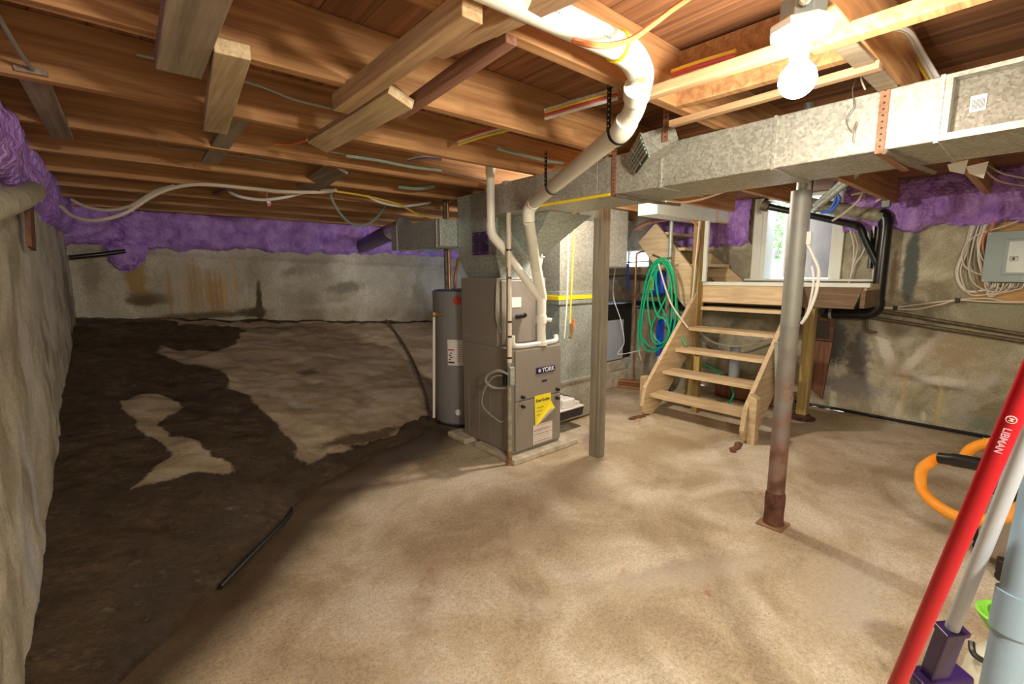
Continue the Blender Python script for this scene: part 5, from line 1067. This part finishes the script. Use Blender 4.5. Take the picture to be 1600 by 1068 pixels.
# ================================================================== BULB FIXTURES
def fixture(loc, label, r=.042, po=.0):
    x, y, z = loc
    t = thing('light_fixture', (x, y, ZJ), label, 'light')
    a0 = MB(); a0.lathe((x, y, z+.105-po), [(.052, 0), (.052, ZJ-z-.105+po)], 8); a0.build('octagon_box', 'panel_steel', t, bevel=.003)
    MB().lathe((x-.049, y-.02, min(z+.135, ZJ-.02)), [(.013, 0), (.013, .006), (.009, .008)], 12, (-1, -.35, 0)).build('knockout', 'galvanised', t)
    MB().lathe((x, y, z+.088-po), [(.045, -.004), (.070, .0), (.073, .012), (.070, .017)], 8).build('lampholder_plate', 'white_plastic', t)
    MB().lathe((x, y, z+.03), [(.021, 0), (.021, .03-po/2), (.024, .032-po/2), (.024, .04-po), (.026, .06-po)], 24).build('socket', 'white_plastic', t, smooth=True)
    prof = [(.012, .038), (.016, .03), (.024, .018)]
    for k in range(11): a = math.radians(60-150*k/10); prof.append((r*math.cos(a), .024-r+r*math.sin(a)))
    b_ = MB().lathe((x, y, z), prof, 28).build('bulb', 'lit_glass', t, smooth=True); b_.visible_shadow = False
    mb = MB().box(x+.035, x+.052, y-.02, y-.014, z+.083-po, z+.086-po); mb.build('screw_slot', 'cabinet_dark', t)
fixture(BULB, 'bare lit bulb on a white octagonal lampholder under the joists')
fixture(BULB2, 'second lit bulb hidden beyond the duct by the wooden post', r=.028, po=.028)
fixture(FILL_BULB, 'added bulb fixture for fill light, unseen behind the camera')
# ================================================================== FOREGROUND TOOLS
def D(px, py, d): return Vector((0, 0, CH)) + (_f + _r2*((px-800)/FPX) - _u2*((py-534)/FPX))*d
def pole(name, label, a, b, r, m, cat, ext_top=.5, ext_bot=0.0):
    a = Vector(a); b = Vector(b); d = (b-a).normalized(); lo_ = a-d*ext_top; hi_ = b+d*ext_bot
    t = thing(name, hi_, label, cat); MB().tube([lo_, hi_], r, 20).build('handle', m, t, smooth=True); return t, lo_, hi_, d
a = D(1605, 598, .62); b = D(1399, 1075, .85)
t, l_, h_, d = pole('broom', 'red broom handle leaning across the right foreground', a, b, .0125, 'handle_red', 'broom', .25, 0)
# carry the red handle down to its broom head on the floor
k = (b.z-.10)/-d.z; foot = b+d*k
MB().tube([b, foot], .0125, 20).build('handle', 'handle_red', t, smooth=True)
MB().hexa([foot+Vector((-.15, -.03, -.10)), foot+Vector((.15, -.03, -.10)), foot+Vector((.15, .03, -.10)), foot+Vector((-.15, .03, -.10)), foot+Vector((-.12, -.02, .03)), foot+Vector((.12, -.02, .03)), foot+Vector((.12, .02, .03)), foot+Vector((-.12, .02, .03))]).build('brush_head', 'handle_red', t)
# printed logo on the red handle, facing the camera
pc = D(1578, 658, .65); view = (Vector((0, 0, CH))-pc).normalized(); ax = (a-b).normalized(); side = ax.cross(view).normalized(); nrm = side.cross(ax).normalized()
if nrm.dot(view) < 0: nrm = -nrm
axis_pt = a+ax*((pc-a).dot(ax)); o0 = axis_pt+nrm*.0126
def onax(s_, off=0): return axis_pt+ax*s_+nrm*.0126
up_ = ax; xx = ax
yv_ = nrm.cross(ax)
lab_ = text_mesh('handle_lettering', 'LIBMAN', .0115, 'logo_pink', t, basis(onax(-.022), -ax, (nrm.cross(-ax))), .0001)
MB().lathe(onax(.012), [(.0058, -.0004), (.0058, .0002)], 20, nrm).build('logo_ring', 'sticker_white', t); MB().lathe(onax(.012), [(.0047, -.0003), (.0047, .0004)], 20, nrm).build('logo_disc', 'handle_red', t)
text_mesh('logo_letter', 'M', .007, 'sticker_white', t, basis(onax(.012)+nrm*.0006, -ax, (nrm.cross(-ax))), .0001)
a = D(1614, 660, .76); b = D(1484, 990, 1.0)
t, l_, h_, d = pole('mop', 'pale grey mop handle with dark purple clamp at lower right', a, b, .0125, 'handle_grey', 'mop', .2, 0)
h1 = b-d*.02; h2 = D(1460, 1052, 1.05)
mdir = (h2-h1).normalized(); sd = mdir.cross(Vector(_f)).normalized()
MB().beam(h1, h2+mdir*.03, .045, .03, up=-_f).build('clamp', 'purple_plastic', t, bevel=.004)
MB().beam(h1-mdir*.002, h1+mdir*.012, .052, .036, up=-_f).build('clamp_collar', 'purple_plastic', t, bevel=.002)
hc_ = h2+mdir*.02
fl_ = (hc_.z-.12)/-d.z
MB().beam(hc_-sd*.045, hc_+sd*.075, .05, .035, up=(0, 0, 1)).build('mop_head', 'purple_plastic', t, bevel=.006)
MB().tube([hc_, hc_+d*fl_], .011, 12).build('lower_handle', 'handle_grey', t, smooth=True)
ft = hc_+d*fl_
MB().lathe((ft.x, ft.y, .0), [(.10, 0), (.09, .04), (.05, .10), (.03, .13)], 18).build('mop_strands', 'jug_white', t, smooth=True)
a = D(1626, 790, .83); b = D(1566, 1075, .86)
pv = thing('plastic_pipe', (b.x, b.y, 0), 'fat blue-grey plastic pipe with coupling standing at the right edge', 'pipe')
dd_ = (b-a).normalized(); kb = b.z/-dd_.z
MB().tube([a-dd_*.4, b+dd_*(kb-.002)], .030, 28).build('pipe_section', 'pvc_grey_blue', pv, smooth=True)
ca = a.lerp(b, (925-790)/285); cb = a.lerp(b, (985-790)/285)
MB().tube([ca, cb], .0345, 28).build('coupling', 'pvc_grey_blue', pv, smooth=True)
def sprayer(x, y, label, h=.42, r=.085):
    t = thing('garden_sprayer', (x, y, 0), label, 'sprayer', 'pump sprayers')
    MB().lathe((x, y, 0), [(r*.9, 0), (r, .02), (r, h*.62), (r*.93, h*.72), (r*.7, h*.82), (r*.42, h*.88), (r*.4, h*.92)], 28).build('bottle', 'jug_white', t, smooth=True)
    MB().lathe((x, y, h*.90), [(r*.42, 0), (r*.44, .02), (r*.85, .075), (r*.9, .085), (r*.82, .088), (r*.35, .03)], 28).build('funnel_collar', 'jug_green', t, smooth=True)
    MB().lathe((x, y, h*.93), [(.018, 0), (.018, .07), (.03, .08), (.03, .10)], 14).build('pump_cap', 'black_plastic', t, smooth=True)
    MB().tube(spline([(x-r*.6, y+.02, h*.80), (x-r*.8, y+.06, h*.84), (x-r*.5, y+.07, h*.88)], 6), .008, 8).build('hose_fitting', 'black_plastic', t, smooth=True)
c = D(1562, 1095, 1.30)
sprayer(c.x, c.y, 'white bottle sprayer with green collar left of the fat pipe', h=.47)
c = D(1648, 1110, 1.24)
sprayer(c.x, c.y-.02, 'second white bottle sprayer at the right edge behind the fat pipe', h=.50)
# ------------------------------------------------------------------ shop vacuum
vc = at(1625, 858, z=0.0); vx, vy = 3.24, -.06
VA = thing('shop_vacuum', (vx, vy, 0), 'wet-dry vacuum with translucent drum and black top at right edge', 'vacuum')
MB().lathe((vx, vy, .07), [(.15, 0), (.17, .02), (.20, .30), (.205, .31), (.20, .33)], 40).build('drum', 'vac_clear', VA, smooth=True)
MB().lathe((vx, vy, .40), [(.21, 0), (.215, .02), (.20, .07), (.14, .13), (.08, .15)], 40).build('motor_head', 'black_plastic', VA, smooth=True)
MB().lathe((vx, vy, .385), [(.207, 0), (.212, .008), (.207, .016)], 40).build('rim_band', 'heater_grey', VA, smooth=True)
for k, an in enumerate((2.75, 4.2, 5.8, 1.1)):
    x, y = vx+.19*math.cos(an), vy+.19*math.sin(an)
    w_ = MB().box(x-.025, x+.025, y-.025, y+.025, .05, .11).build('caster_bracket', 'black_plastic', VA, bevel=.006)
    MB().cyl((x-.012, y, .025), (x+.012, y, .025), .025, 16).build('caster_wheel', 'black_plastic', w_, smooth=True)
MB().box(vx-.215, vx-.195, vy-.03, vy+.03, .36, .44).build('latch', 'heater_grey', VA, bevel=.004)
hz_ = [at(1478, 715, x=3.235), at(1466, 716, x=3.238), at(1455, 721, x=3.24), at(1440, 735, x=3.24), at(1441, 765, x=3.22), at(1465, 790, x=3.18), at(1500, 808, x=3.08), at(1540, 812, x=3.0), at(1575, 805, x=2.97), at(1600, 790, x=2.97), at(1640, 775, x=2.98)]
hs = thing('vacuum_hose', hz_[2], 'orange corrugated vacuum hose looping beside the vacuum', 'hose')
cable('corrugated_hose', '', hz_, .0265, 'vac_orange', parent=hs, n=16, ridge=.06, seg=40)
cable('corrugated_hose', '', [at(1504, 726, x=3.50), at(1512, 706, x=3.50), at(1530, 695, x=3.50), at(1560, 690, x=3.50), at(1600, 690, x=3.50), at(1640, 700, x=3.52)], .0255, 'vac_orange', parent=hs, n=16, ridge=.06, seg=40)
cf = [at(1468, 715, x=3.235), at(1497, 719, x=3.21), at(1540, 727, x=3.19)]
MB().tube([cf[0], cf[0].lerp(cf[1], .75)], .030, 20).build('cuff', 'black_plastic', hs, smooth=True)
MB().tube([cf[0].lerp(cf[1], .7), cf[1], cf[2]], .034, 20).build('cuff', 'black_plastic', hs, smooth=True)
